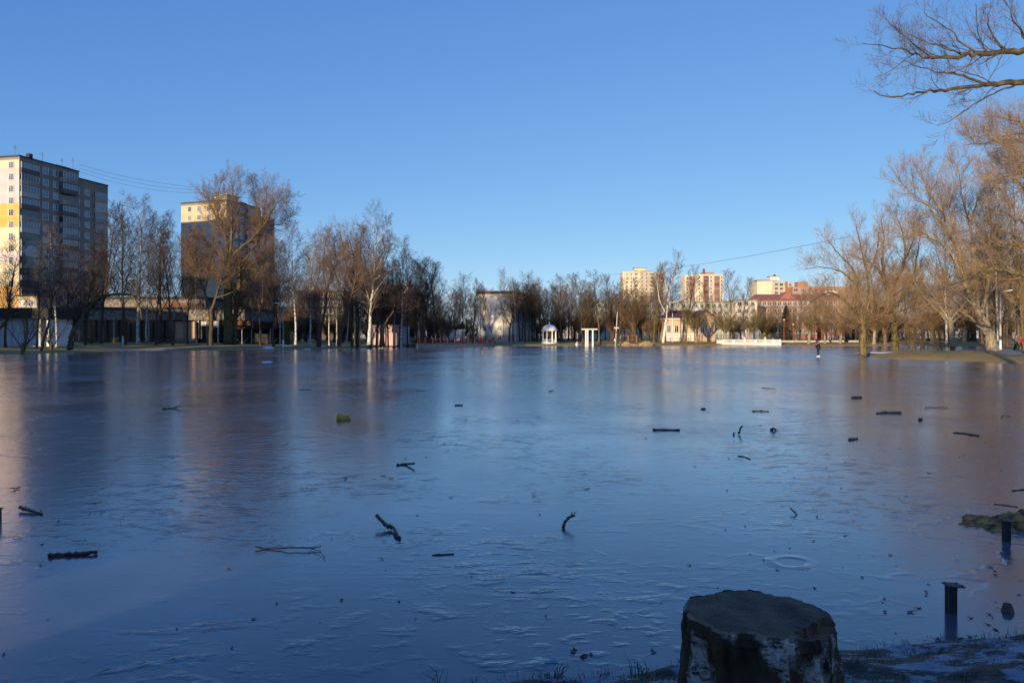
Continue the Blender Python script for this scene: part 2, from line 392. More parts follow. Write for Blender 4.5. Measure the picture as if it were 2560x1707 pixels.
# ------------------------------------------------------------------ trees
def frame(d):
    a = Vector((0,0,1)) if abs(d.z) < .9 else Vector((1,0,0))
    u = d.cross(a).normalized(); return u, u.cross(d)
def branch(T, C, rg, P, p, d, L, r, lvl, pts=None, rads=None):
    q = P['lv'][lvl]
    if pts is None:
        n = q['seg']; pts = [p]; st = L/n; dd = d
        for i in range(n):
            dd = (dd + Vector((rg.gauss(0,1), rg.gauss(0,1), rg.gauss(0,1)))*q['jit'] + Vector((0,0,q['up']))).normalized()
            p = p + dd*st; pts.append(p)
        tp = q.get('taper', .25)
        rads = [r*(1-(1-tp)*i/n) for i in range(n+1)]
    (T if lvl <= P['tl'] else C).tube(pts, rads, q['k'], cap=lvl < 2)
    if lvl+1 >= len(P['lv']): return
    c = P['lv'][lvl+1]; m = len(pts)-1
    num = c['n'] if not c.get('perm') else max(2, int(c['perm']*L))
    a0 = rg.uniform(0, 6.28)
    for j in range(num):
        t = c['t0'] + (c.get('t1', 1.0)-c['t0'])*(j+rg.random())/num
        x = min(t*m, m-1e-4); i = int(x); fr = x-i
        pp = pts[i].lerp(pts[i+1], fr); dr = (pts[i+1]-pts[i]).normalized(); ra = rads[i]*(1-fr)+rads[i+1]*fr
        u, v = frame(dr); az = a0+j*2.39996+rg.uniform(-.5,.5)
        an = R(c['ang'])*rg.uniform(.7,1.3)
        if c.get('flat'): v = v*c['flat']
        nd = (dr*math.cos(an) + (u*math.cos(az)+v*math.sin(az))*math.sin(an)).normalized()
        if c.get('lift'): nd = (nd + Vector((0,0,c['lift']))).normalized()
        sh = c['shape'](t) if c.get('shape') else (1.15-.6*t)
        Lc = (c['len'] if c.get('len') else L*c['ratio'])*sh*rg.uniform(.7,1.25)
        branch(T, C, rg, P, pp, nd, Lc, max(min(ra*c['rr'], ra*.85), P['rmin']), lvl+1)

def P_birch():
    return dict(tl=0, rmin=.0145, lv=[
        dict(seg=12, jit=.028, up=.02, taper=.10, k=8),
        dict(n=36, t0=.26, t1=.98, ang=42, len=5.2, shape=lambda t: .35+1.25*(1-t)**.8 if t > .4 else .9*(t-.05)/.35+.3, rr=.36, seg=6, jit=.07, up=.10, k=5),
        dict(n=8, t0=.2, ang=42, ratio=.42, rr=.5, seg=4, jit=.10, up=.0, k=4),
        dict(n=9, t0=.1, ang=45, ratio=.62, rr=.5, seg=3, jit=.12, up=-.16, k=3, taper=.4)])
def P_lime():
    return dict(tl=1, rmin=.0175, lv=[
        dict(seg=12, jit=.045, up=.02, taper=.10, k=8),
        dict(n=19, t0=.24, t1=.97, ang=38, len=7.2, shape=lambda t: .3+1.0*(1-t)**.75, rr=.5, seg=7, jit=.09, up=.10, k=5),
        dict(n=9, t0=.2, ang=42, ratio=.42, rr=.55, seg=4, jit=.14, up=.05, k=4),
        dict(n=11, t0=.12, ang=45, ratio=.58, rr=.5, seg=3, jit=.17, up=.03, k=3, taper=.4)])
def P_willow():
    return dict(tl=1, rmin=.013, lv=[
        dict(seg=6, jit=.06, up=.0, taper=.75, k=10),
        dict(n=8, t0=.72, t1=1.0, ang=48, len=11, shape=lambda t: 1.0, rr=.5, seg=9, jit=.10, up=.05, k=6),
        dict(n=10, t0=.18, ang=45, ratio=.42, rr=.5, seg=5, jit=.13, up=.09, k=4),
        dict(n=8, t0=.1, ang=42, ratio=.48, rr=.5, seg=3, jit=.12, up=.12, k=3),
        dict(n=5, t0=.1, ang=38, ratio=.65, rr=.6, seg=2, jit=.12, up=.10, k=3, taper=.5)])
def P_broom():
    return dict(tl=0, rmin=.014, lv=[
        dict(seg=5, jit=.06, up=.0, taper=.8, k=9),
        dict(n=16, t0=.62, t1=1.0, ang=36, len=6.0, shape=lambda t: 1.0, rr=.28, seg=6, jit=.09, up=.07, k=4),
        dict(n=11, t0=.08, ang=32, ratio=.5, rr=.5, seg=4, jit=.12, up=.08, k=3),
        dict(n=9, t0=.1, ang=34, ratio=.52, rr=.6, seg=3, jit=.13, up=.06, k=3, taper=.5)])
def P_shrub():
    return dict(tl=0, rmin=.010, lv=[
        dict(seg=4, jit=.06, up=.05, taper=.5, k=6),
        dict(n=9, t0=.1, t1=1, ang=30, len=2.6, shape=lambda t: 1.0-.4*t, rr=.6, seg=5, jit=.10, up=.09, k=4),
        dict(n=8, t0=.15, ang=32, ratio=.45, rr=.5, seg=3, jit=.13, up=.06, k=3),
        dict(n=4, t0=.15, ang=36, ratio=.5, rr=.6, seg=2, jit=.13, up=.05, k=3, taper=.5)])
SPEC = {'birch': (P_birch, 20.0, .20, 'bark_birch', 'twig_grey'), 'lime': (P_lime, 19.0, .24, 'bark_dark', 'twig_dark'),
        'willow': (P_willow, 4.2, .52, 'bark_brown', 'twig_russet'), 'broom': (P_broom, 3.6, .42, 'bark_pale', 'twig_olive'),
        'shrub': (P_shrub, 1.6, .09, 'bark_olive', 'twig_olive')}
TPL = {}
def template(kind, var):
    if (kind, var) in TPL: return TPL[(kind, var)]
    pf, L, r, bm, tm = SPEC[kind]; rg = random.Random(hash_(kind)*31+var*7+5)
    T, C = MB(), MB()
    branch(T, C, rg, pf(), Vector((0,0,-.25)), Vector((0,0,1)), L, r, 0)
    # root flare
    T.tube([Vector((0,0,-.3)), Vector((0,0,.1)), Vector((0,0,.8))], [r*1.55, r*1.3, r*1.0], 9)
    top = max(max(v[2] for v in C.v), max(v[2] for v in T.v))
    wid = sorted(math.hypot(v[0], v[1]) for v in C.v)[int(len(C.v)*.95)]
    TPL[(kind, var)] = (T.mesh('trunk', M[bm], True), C.mesh('crown', M[tm]), top, wid)
    return TPL[(kind, var)]
def hash_(s): return sum((i+1)*ord(c) for i, c in enumerate(s))
_mixed = {}
def remat(me, m):
    k = (me.name, m)
    if k not in _mixed:
        c = me.copy(); c.materials.clear(); c.materials.append(M[m]); _mixed[k] = c
    return _mixed[k]
NAMES = {'birch': 'birch_tree', 'lime': 'bare_tree', 'willow': 'willow_tree', 'broom': 'pollard_tree', 'shrub': 'bare_shrub'}
RG = random.Random(77)
def plant(kind, px, ytop, D, label, w=1.0, lean=0.0, bark=None, twig=None, group=None, var=None, cat='tree', zoff=0.0, thick=1.0):
    x = gx(px, D); z = gh(x, D) + zoff
    t, c, top, wid = template(kind, var if var is not None else RG.randrange(4))
    H = gz(ytop, D) - z; s = H/top
    root = thing(NAMES[kind], label, cat, (x, D, z), RG.uniform(0, 6.28), group)
    root.scale = (s*w, s*w, s)
    if lean: root.rotation_mode = 'XYZ'; root.rotation_euler = (0, R(lean), 0)
    link('trunk', remat(t, bark) if bark else t, root); link('crown', remat(c, twig) if twig else c, root)
    return root

# hero trees: limbs traced in the photograph, given real distance and thickness
def hero(name, label, D, paths, bark, twig, twp, rmin=.012, seed=1, cat='tree', levels=None):
    """paths: list of (points[(px,py,dd)], r0, r1, twig density per metre or 0)"""
    rg = random.Random(seed)
    b0 = paths[0][0][0]; x0 = gx(b0[0], D+b0[2]); y0 = D+b0[2]; z0 = gh(x0, y0) if levels is None else levels
    T, C = MB(), MB()
    for pts, r0, r1, dens in paths:
        W = [Vector((gx(a, D+d)-x0, D+d-y0, gz(b, D+d)-z0)) for a, b, d in pts]
        Q = []                                               # smooth the polyline
        for i in range(len(W)-1):
            p0 = W[max(i-1,0)]; p1 = W[i]; p2 = W[i+1]; p3 = W[min(i+2,len(W)-1)]
            for s in range(4):
                t = s/4
                Q.append(.5*((2*p1)+(p2-p0)*t+(2*p0-5*p1+4*p2-p3)*t*t+(3*p1-p0-3*p2+p3)*t**3) + Vector((rg.gauss(0,1),rg.gauss(0,1),rg.gauss(0,1)))*min(r0,.12)*.35)
        Q.append(W[-1]); n = len(Q)-1
        rad = [max(rmin, r0+(r1-r0)*(i/n)**.8) for i in range(n+1)]
        L = sum((Q[i+1]-Q[i]).length for i in range(n))
        if not dens:
            T.tube(Q, rad, 10); continue
        P = dict(tl=0, rmin=rmin, lv=[dict(seg=n, jit=0, up=0, k=7)] + twp(L, dens))
        branch(T, C, rg, P, Q[0], Vector((0,0,1)), L, r0, 0, Q, rad)
    root = thing(name, label, cat, (x0, y0, z0))
    T.build('trunk', M[bark], root, True)
    if C.v: C.build('crown', M[twig], root)
    return root
def tw_willow(L, dens):
    return [dict(n=max(5,int(L*dens*1.18)), t0=.12, ang=42, len=min(3.4,.36*L+.6), shape=lambda t: 1.1-.45*t, rr=.34, seg=6, jit=.12, up=.10, k=4, lift=.25),
            dict(n=9, t0=.12, ang=40, ratio=.46, rr=.5, seg=4, jit=.13, up=.10, k=3),
            dict(n=6, t0=.08, ang=38, ratio=.62, rr=.6, seg=3, jit=.12, up=.08, k=3, taper=.5)]
def tw_fine(L, dens):
    return [dict(n=max(5,int(L*dens)), t0=.25, ang=40, len=min(1.7,.3*L+.3), shape=lambda t: 1.15-.45*t, rr=.32, seg=6, jit=.13, up=.08, k=4, lift=.3),
            dict(n=8, t0=.1, ang=38, ratio=.5, rr=.5, seg=4, jit=.14, up=.09, k=3),
            dict(n=5, t0=.1, ang=36, ratio=.6, rr=.6, seg=3, jit=.13, up=.06, k=3, taper=.5)]
def tw_pop(L, dens):
    return [dict(n=max(5,int(L*dens)), t0=.25, ang=40, len=min(5.5,.4*L), shape=lambda t: 1.1-.5*t, rr=.4, seg=6, jit=.10, up=.10, k=4),
            dict(n=9, t0=.15, ang=40, ratio=.45, rr=.5, seg=4, jit=.13, up=.07, k=3),
            dict(n=7, t0=.1, ang=40, ratio=.6, rr=.6, seg=3, jit=.13, up=.06, k=3, taper=.5)]
exec_trees = []

# ------------------------------------------------------------------ buildings
_win = {}
def win_mesh(w, h, mul=2, trans=True, fr='frame', gl='glass', t=.07):
    k = (w, h, mul, trans, fr, gl)
    if k in _win: return _win[k]
    q = MB(); a = w/2
    q.box(-a, a, -.02, .03, 0, h, 1)                            # pane
    q.box(-a-t, -a+t, -.07, .03, -.0, h, 0); q.box(a-t, a+t, -.07, .03, 0, h, 0)
    q.box(-a-t, a+t, -.07, .03, -t, .0, 0); q.box(-a-t, a+t, -.07, .03, h, h+t, 0)
    for i in range(1, mul): x = -a+w*i/mul; q.box(x-t*.6, x+t*.6, -.055, .025, 0, h, 0)
    if trans: q.box(-a+t, -a+w/mul-t*.6, -.05, .02, h*.68, h*.68+t, 0)
    q.box(-a-.12, a+.12, -.16, .03, -t-.06, -t-.004, 0)
    _win[k] = q.mesh('window', [M[fr], M[gl]]); return _win[k]
M['curtain'] = glass('curtained_glass', (.20,.195,.19), .15)
RW = random.Random(9)
def win(root, x, y, z, w=1.4, h=1.45, rz=0.0, **kw):
    kw.setdefault('gl', RW.choice(('glass','glass','glass','curtain','glass_dark')))
    return link('window', win_mesh(w, h, **kw), root, (x, y, z), rz)
_bal = {}
def bal_mesh(w, dp, glazed=True, par='balcony', h=2.8, gl='glass'):
    k = (round(w,3), dp, glazed, par, gl)
    if k in _bal: return _bal[k]
    q = MB(); a = w/2
    q.box(-a, a, -dp, .02, -.12, .02, 0)
    q.box(-a, a, -dp-.03, -dp+.07, .021, 1.02, 0)
    q.box(-a, -a+.08, -dp+.072, .02, .021, 1.02, 0); q.box(a-.08, a, -dp+.072, .02, .021, 1.02, 0)
    if glazed:
        q.box(-a+.05, a-.05, -dp+.0, -dp+.04, 1.03, h-.35, 1)
        n = max(3, int(w/.8))
        for i in range(n+1):
            x = -a+.06+(w-.12)*i/n; q.box(x-.045, x+.045, -dp-.02, -dp+.06, 1.03, h-.35, 2)
        q.box(-a, a, -dp-.02, .02, h-.348, h-.16, 0)
        q.box(-a+.002, -a+.05, -dp+.065, .02, 1.03, h-.35, 1); q.box(a-.05, a-.002, -dp+.065, .02, 1.03, h-.35, 1)
    else:
        q.box(-a, a, .0, .03, 1.03, h-.2, 3)
    _bal[k] = q.mesh('balcony', [M[par], M[gl], M['frame'], M['glass_dark']]); return _bal[k]
M['balcony_pale'] = mat('balcony_pale', (.52,.47,.42), (.44,.40,.36), .5, .85); M['balcony_dark'] = mat('balcony_dark', (.16,.13,.11), (.12,.10,.085), .5, .85)
def bal(root, x, y, z, w, dp, rz=0.0, **kw):
    kw.setdefault('par', RW.choice(('balcony','balcony','balcony_pale','balcony_dark')))
    kw['gl'] = RW.choice(('glass','glass','curtain','glass_dark'))
    return link('balcony', bal_mesh(w, dp, **kw), root, (x, y, z), rz)
def antenna(root, x, y, z, h, arms=3):
    q = MB(); q.tube([Vector((x,y,z)), Vector((x,y,z+h))], [.05,.04], 5)
    for i in range(arms): q.box(x-.5+.1*i, x+.5-.1*i, y-.02, y+.02, z+h*(.7+.1*i), z+h*(.7+.1*i)+.04)
    q.build('antenna', M['black_iron'], root)
FL = 2.8
RB = random.Random(5)
def tower(label, px, D, az, lenR, lenL, end_mat, colsR, colsL, ztop, zlow, tstep, g):
    x, y = gx(px, D), D
    root = thing('apartment_tower', label, 'apartment block', (x, y, 0), R(90-az), g)
    q = MB()
    q.box(.0, tstep, 0.0, lenL, 1.0, ztop)
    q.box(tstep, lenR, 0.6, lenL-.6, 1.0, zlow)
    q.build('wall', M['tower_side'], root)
    e = MB(); e.box(-.12, -.003, .0, lenL, 1.0, ztop-.7); e.build('end_wall', end_mat, root)
    p = MB(); p.box(-.2, tstep+.1, -.12, lenL+.1, ztop, ztop+.35); p.box(tstep+.101, lenR+.1, .5, lenL-.5, zlow, zlow+.35); p.build('roof', M['dark_roof'], root)
    nf = int((ztop-2.2)/FL)
    for k in range(nf):
        z = ztop - .75 - FL*(k+1) + .95
        low = z > zlow-2.0
        for typ, t, w in colsR:
            if t > tstep and low: continue
            yy = 0.0 if t < tstep else .6
            if typ == 'w': win(root, t, yy-.03, z, w, 1.5, mul=2 if w > 1.2 else 1)
            elif typ == 'b': bal(root, t, yy-.02, z-.95, w, 1.15, glazed=RB.random() > .12)
            elif typ == 'l': bal(root, t, yy-.02, z-.95, w, .35, glazed=RB.random() > .22)
        for yl in colsL: win(root, -.15, yl, z, 1.5, 1.45, R(-90), mul=3)
    return root
# near left tower: features read along its shaded side
def t1(z): r = (z*.328-1176)/1801.7; return (r*184+115.5)/(.242-.97*r)
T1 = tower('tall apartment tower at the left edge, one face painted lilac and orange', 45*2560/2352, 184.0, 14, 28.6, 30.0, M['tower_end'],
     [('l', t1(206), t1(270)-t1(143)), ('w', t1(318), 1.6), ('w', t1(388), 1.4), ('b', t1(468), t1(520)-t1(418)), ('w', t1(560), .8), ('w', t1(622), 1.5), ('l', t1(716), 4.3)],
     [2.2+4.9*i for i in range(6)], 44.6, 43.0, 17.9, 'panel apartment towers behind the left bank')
q = MB(); q.box(4.2, 5.2, 1.5, 2.5, 44.96, 46.4); q.box(12.4, 17, 1.6, 4.6, 44.96, 45.5); q.build('roof_hatch', M['dark_roof'], T1)
for a in ((1.6,3,3.0),(8,1.5,2.6),(13.5,1,2.4),(16.8,.8,3.2)): antenna(T1, a[0], a[1], 44.9, a[2])
def t2(z): r = ((z/3.135+380)*.91875-1176)/1801.7; return (r*242.5+88.2)/(.342-.94*r)
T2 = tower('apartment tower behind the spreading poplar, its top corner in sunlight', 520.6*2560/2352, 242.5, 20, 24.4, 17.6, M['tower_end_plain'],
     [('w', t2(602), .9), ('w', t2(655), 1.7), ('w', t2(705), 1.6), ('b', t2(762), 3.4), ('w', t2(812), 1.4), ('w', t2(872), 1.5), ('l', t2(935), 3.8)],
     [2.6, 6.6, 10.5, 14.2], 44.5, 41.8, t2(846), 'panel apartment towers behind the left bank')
q = MB(); q.box(.8, 6, .6, 5.4, 44.86, 46.4); q.box(.2, 6.6, .0, 6.4, 46.404, 46.65); q.build('roof_hatch', M['greenwall'], T2)
q = MB(); q.box(9, 12, 2, 6, 44.86, 45.7); q.box(t2(850), t2(850)+2.2, 1.5, 4, 42.16, 44.2); q.build('roof_shaft', M['dark_roof'], T2)
antenna(T2, 1.0, 2.2, 46.6, 1.6, 2); antenna(T2, 3, 5, 46.6, 1.6, 2)

# long two-tier shop building on the left bank
def facade(name, label, pxa, pxb, D, cat='building', dzb=0.0, skew=0.0):
    xa = gx(pxa, D); xb = gx(pxb, D+skew); g = gh((xa+xb)/2, D+2)
    root = thing(name, label, cat, (xa, D, g+dzb), math.atan2(skew, xb-xa)); return root, math.hypot(xb-xa, skew), g+dzb
r, W, g0 = facade('shop_building', 'long low shop building with rough grey bands, between the towers and the left shore', 128, 612, 168)
za, zb = gz(800, 168)-g0, gz(774, 168)-g0
q = MB(); q.box(0, W, 0, 22, za, zb); q.build('fascia', M['roughcast'], r)
q = MB(); q.box(-.3, W+.3, -.35, 22, zb+.003, zb+.55); q.build('roof', M['dark_roof'], r)
z1, z2 = zb+.556, gz(747, 174)-g0
q = MB(); q.box(8, W*.74, 6, 20, z1, z2); q.build('upper_storey', M['roughcast'], r)
q = MB(); q.box(7.5, W*.74+.4, 5.5, 20.4, z2+.003, z2+.45); q.build('upper_roof', M['dark_roof'], r)
q = MB(); q.box(0.3, W-.3, 1.5, 21, .02, za-.003); q.build('shopfront', M['glass_dark'], r)
for i in range(17):
    x = .8+(W-1.6)*i/16; q = MB(); q.box(x-.14, x+.14, .3, .62, .0, za-.004); q.build('column', M['concrete'] if i % 3 else M['rust'], r)
q = MB(); q.box(W*.63, W*.74, .9, 1.45, .0, za-.3); q.build('plain_wall_panel', M['peach'], r)
q = MB(); q.box(W*.50, W*.73, 5.6, 5.97, z1+.4, z1+1.1); q.build('brick_band', M['rust'], r)
q = MB(); q.box(W-4.4, W+1.6, -1.2, -.4, za-1.15, za-.2); q.box(W-4.4, W+1.6, -.398, 3, za-.45, za-.25); q.build('canopy', M['rust'], r)
# scaffold-like open shelter at its right end
r, W, g0 = facade('steel_shelter', 'open steel shelter with thin pale posts and braces beside the shop', 578, 702, 160, 'shelter')
q = MB(); q.box(0, W, 0, 7, 3.15, 3.35); q.build('roof', M['dark_roof'], r)
for i in range(6):
    q = MB(); x = .2+(W-.4)*i/5; q.box(x-.07, x+.07, .1, .24, 0, 3.146); q.build('post', M['concrete_pale'], r)
for i in range(3):
    q = MB(); x = 1.0+3.1*i
    q.tube([Vector((x,.17,1.2)), Vector((x+1.1,.17,.1))], [.05,.05], 5); q.tube([Vector((x+2.2,.17,1.1)), Vector((x+1.1,.17,.1))], [.05,.05], 5); q.build('brace', M['concrete_pale'], r)
q = MB(); q.box(0, W, 6.6, 6.8, 0, 3.146); q.build('back_wall', M['dark_roof'], r)
# pavilion with pale corrugated shutters
r, W, g0 = facade('pavilion', 'flat-roofed pavilion with pale shutters coloured shade-blue at the left edge by the water', -60, 101, 126, 'pavilion')
zr = gz(796, 126)-g0; zt = gz(770, 126)-g0
q = MB(); q.box(0, W, 0, 9, .0, zr); q.build('shutter_wall', M['bluepanel'], r)  # blue of the panels holds the shade lying on this front
q = MB(); q.box(-1, W+1.8, -.9, 10, zr+.003, zt); q.build('roof', M['dark_roof'], r)
q = MB(); q.box(W+.004, W+.9, .8, 8, 0, zr); q.build('sunlit_end', M['white'], r)  # white strip stands for the sunlit end of the same shutter front
for i in range(5):
    q = MB(); x = W*.12+W*.22*i; q.box(x-.07, x+.07, -.06, -.004, 0, zr); q.build('pilaster', M['concrete_pale'], r)
q = MB(); q.box(0, W+.9, -.9, -.004, -.5, .12); q.build('plinth', M['concrete'], r)
r, W, g0 = facade('annex_building', 'small sunlit cream annex behind the pavilion roof', 42, 93, 172)
zt = gz(741, 172)-g0
q = MB(); q.box(0, W, 0, 6, 0, zt); q.build('wall', M['tower_end_plain'], r)
q = MB(); q.box(-.2, W+.2, -.2, 6.2, zt+.003, zt+.3); q.build('roof', M['dark_roof'], r)
for i in range(2): win(r, W*(.3+.4*i), -.03, zt-2.2, 1.2, 1.3)

# pink kiosk
r, W, g0 = facade('kiosk', 'pink kiosk seen between the dark trunks of the left bank', 929, 996, 184, 'kiosk')
zt = gz(815, 184)-g0
q = MB(); q.box(0, W, 0, 5, 0, zt); q.build('wall', M['pinkwall'], r)
q = MB(); q.box(-.15, W+.15, -.15, 5.2, zt+.003, zt+.22); q.build('roof', M['white'], r)
q = MB(); q.box(W+.004, W+1.9, 1.2, 5, 0, zt-.1); q.build('shaded_face', M['bluepanel'], r)  # kiosk's right face, its shade put into the bluish panel colour
for i in range(3): win(r, W*(.2+.3*i), -.03, zt-1.5, .8, 1.0, mul=1, trans=False)

def block(name, label, pxa, pxb, D, ytop, wall, roof, depth, rows, cols, ww=1.5, wh=1.5, skew=0.0, rz_side=True, rooft=.5, cat='building', first=1.0, fh=2.95, mul=2, eave=.35, skip=None, sidecols=0):
    r, W, g0 = facade(name, label, pxa, pxb, D, cat, skew=skew); H = gz(ytop, D)-g0
    q = MB(); q.box(0, W, 0, depth, -1, H); q.build('wall', M[wall], r)
    q = MB(); q.box(-eave, W+eave, -eave, depth+eave, H+.003, H+rooft); q.build('roof', M[roof], r)
    for k in range(rows):
        z = H-fh*(k+1)+first
        for i, cf in enumerate(cols):
            if skip and skip(k, i): continue
            win(r, W*cf, -.03, z, ww, wh, mul=mul)
        for i in range(sidecols):
            win(r, W+.03, depth*(i+.5)/sidecols, z, ww, wh, R(90), mul=mul)
    return r, W, H
# white four-storey building in the centre
r, W, H = block('apartment_building', 'white four-storey end wall with a rusty cornice, left of the rotunda', 1195, 1291, 244, 735, 'palewall', 'rust', 46, 5, (.17,.57), 1.3, 1.6, skew=-2.0, rooft=.9, fh=3.1, skip=lambda k, i: i == 1 and k < 3, sidecols=9)
q = MB(); q.box(-.05, W+.05, -.05, -.003, -1, 1.9); q.build('plinth', M['pinkwall'], r)
# ochre five-storey building behind the left trees
r, W, H = block('apartment_building', 'ochre brick building whose top floor catches sun behind the left bank birches', 955, 1037, 285, 716, 'ochre', 'rust', 14, 5, tuple(.08+.14*i for i in range(7)), 1.5, 1.5, skew=4)
for px in (962, 985, 1008, 1027):
    q = MB(); x = (px-955)/82*W; q.box(x-.9, x+.9, 1.5, 4, H+.503, H+1.7); q.build('dormer', M['ochre'], r)
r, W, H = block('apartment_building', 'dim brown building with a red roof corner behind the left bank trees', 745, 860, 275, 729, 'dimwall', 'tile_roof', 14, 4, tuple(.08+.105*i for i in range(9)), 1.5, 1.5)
r, W, H = block('apartment_building', 'pale building glimpsed between trunks right of the shaded tower', 690, 722, 300, 770, 'ochre2', 'dark_roof', 12, 3, (.2,.5,.8), 1.4, 1.4)
r, W, H = block('apartment_building', 'dim grey-brown block added as the shaded lower floors of the ochre brick building', 925, 1050, 262, 737, 'dimwall', 'dark_roof', 12, 4, tuple(.06+.11*i for i in range(9)), 1.4, 1.5)  # added block, stands in for shade over the ochre building's lower floors
# white shed and small red roof by the parked cars
r, W, H = block('shed', 'white corrugated shed behind the parked cars', 1118, 1160, 236, 826, 'bluepanel', 'white', 7, 0, (), rooft=.2, cat='shed')
r, W, H = block('house', 'small house with a red gable roof behind the white shed', 1143, 1160, 250, 820, 'bluepanel', 'concrete', 6, 1, (.5,), 1.0, 1.0, rooft=.15)
q = MB(); q.prism_y([(-.4,H+.16),(W+.4,H+.16),(W*.75,H+2.0)], -.5, 6.5); q.build('gable_roof', M['red_roof'], r)
# pale green long block behind the centre trees
r, W, H = block('apartment_building', 'long pale green block half hidden behind the trees of the far shore', 1460, 1852, 322, 757, 'greenwall', 'concrete', 14, 4, tuple(.02+.0385*i for i in range(26)), 1.5, 1.5)
r, W, H = block('apartment_building', 'short white wing showing left of the long red roof', 1838, 1893, 318, 752, 'palewall', 'concrete', 12, 4, (.2,.5,.8), 1.5, 1.5)
# long red brick block with tile roof
r, W, H = block('apartment_building', 'long red brick block with an orange tile roof below the far towers', 1893, 2145, 335, 752, 'redbrick', 'tile_roof', 15, 5, tuple(.02+.0505*i for i in range(20)), 1.7, 1.6, rooft=.3)
q = MB(); q.add([(-.6,-.6,H+.304),(W+.6,-.6,H+.304),(W+.6,15.6,H+.304),(-.6,15.6,H+.304),(1.5,7.5,H+3.2),(W-1.5,7.5,H+3.2)], [(0,1,5,4),(2,3,4,5),(1,2,5),(3,0,4),(3,2,1,0)])
q.prism_y([(W*.22,H+.5),(W*.40,H+.5),(W*.31,H+4.0)], 1.0, 8.0)
q.build('pitched_roof', M['tile_roof'], r)
r, W, H = block('school_building', 'low pale school with white windows right of the balustrade', 1905, 1985, 262, 812, 'palewall', 'concrete', 10, 2, (.1,.26,.42,.58,.74,.9), 1.5, 1.7, fh=3.3)
r, W, H = block('brick_building', 'low orange brick building behind the right-hand pollards', 2068, 2152, 268, 812, 'redbrick', 'rust', 9, 2, (.1,.3,.5,.7,.9), 1.5, 1.6, fh=3.2)

# far yellow towers
def wing_tower(label, pxs, Ds, ytops, mats, cat='apartment block'):
    """faces between successive pixel columns"""
    root = thing('apartment_tower', label, cat, (gx(pxs[0], Ds[0]), Ds[0], 0), 0.0, 'yellow brick towers far behind the pond')
    x0, y0 = gx(pxs[0], Ds[0]), Ds[0]
    poly = [(gx(p, d)-x0, d-y0) for p, d in zip(pxs, Ds)]
    zt = gz(ytops, Ds[len(Ds)//2])
    back = [(poly[-1][0], poly[-1][1]+16), (poly[0][0], poly[0][1]+16)]
    q = MB(); q.prism(poly+back, 0, zt); q.build('wall', M[mats[0]], root)
    return root, poly, zt
def face_cols(root, a, b, cols, zt, nf, fh=2.9, bcol='balcony_red', z_off=1.2):
    dx, dy = b[0]-a[0], b[1]-a[1]; L = math.hypot(dx, dy); ang = math.atan2(dy, dx); nx, ny = dy/L, -dx/L
    for k in range(nf):
        z = zt-z_off-fh*(k+1)+1.0
        for typ, t, w in cols:
            x, y = a[0]+dx*t+nx*.03, a[1]+dy*t+ny*.03
            if typ == 'w': win(root, x, y, z, w, 1.6, ang, fr='frame', t=.1) if False else win(root, x, y, z, w, 1.6, ang)
            else: bal(root, x, y, z-.95, w, .9, ang, par=bcol)
r, P, zt = wing_tower('broad yellow brick tower with a raised parapet, leftmost of the far yellow towers', (1557, 1600, 1663), (652, 640, 650), 677, ('ochre',))
face_cols(r, P[0], P[1], [('w',.25,1.6),('w',.5,1.6),('w',.78,3.2)], zt, 9, 3.1)
face_cols(r, P[1], P[2], [('w',.08,1.5),('w',.25,1.5),('b',.45,3.2),('w',.68,1.5),('w',.88,2.0)], zt, 9, 3.1, bcol='ochre2')
q = MB(); q.box(P[1][0]-4.5, P[1][0]+4.5, P[1][1]+.5, P[1][1]+8, zt, zt+2.3); q.build('penthouse', M['ochre'], r)
q = MB(); q.box(P[1][0]-4.9, P[1][0]+4.9, P[1][1]+.1, P[1][1]+8.4, zt+2.303, zt+2.6); q.build('penthouse_roof', M['rust'], r)
r, P, zt = wing_tower('yellow tower with red balcony bands and a roof chimney, second of the far yellow towers', (1712, 1755, 1808), (612, 600, 604), 685, ('ochre2',))
face_cols(r, P[0], P[1], [('w',.15,1.5),('b',.45,4.2),('w',.85,1.5)], zt, 10)
face_cols(r, P[1], P[2], [('b',.17,3.8),('w',.42,1.4),('b',.68,3.8),('w',.92,1.4)], zt, 10)
q = MB(); q.box(P[1][0]+1, P[1][0]+10, P[1][1]+3, P[1][1]+9, zt, zt+1.6); q.build('penthouse', M['redbrick'], r)
q = MB(); q.box(P[1][0]+1.2, P[1][0]+2.8, P[1][1]+2, P[1][1]+3.0-.004, zt, zt+4.2); q.build('chimney', M['rust'], r)
r, P, zt = wing_tower('ochre tower with a blank left wall and a white rooftop box', (1893, 1930, 1981), (540, 538, 546), 702, ('ochre2',))
face_cols(r, P[1], P[2], [('w',.2,3.0),('w',.45,3.0),('w',.88,2.4)], zt, 6)
a, b = P[1], P[2]; q = MB(); dx, dy = (b[0]-a[0]), (b[1]-a[1])
q.prism([(a[0]+dx*.64, a[1]+dy*.64-.12), (a[0]+dx*.76, a[1]+dy*.76-.12), (a[0]+dx*.76, a[1]+dy*.76-.004), (a[0]+dx*.64, a[1]+dy*.64-.004)], 2, zt-.2); q.build('red_strip', M['redbrick'], r)
q = MB(); q.box(P[0][0]-.15, P[1][0], -.15, 8, zt+.002, zt+.7); q.build('parapet', M['rust'], r)
q = MB(); q.box(P[1][0]-.3, P[1][0]+6, 1, 7, zt+.703, zt+3.0); q.build('penthouse', M['white'], r)
q = MB(); q.box(P[1][0]-.6, P[1][0]+6.3, .7, 7.3, zt+3.003, zt+3.4); q.box(P[1][0]+3, P[1][0]+4.2, 3, 4.2, zt+3.404, zt+4.8); q.build('penthouse_roof', M['rust'], r)
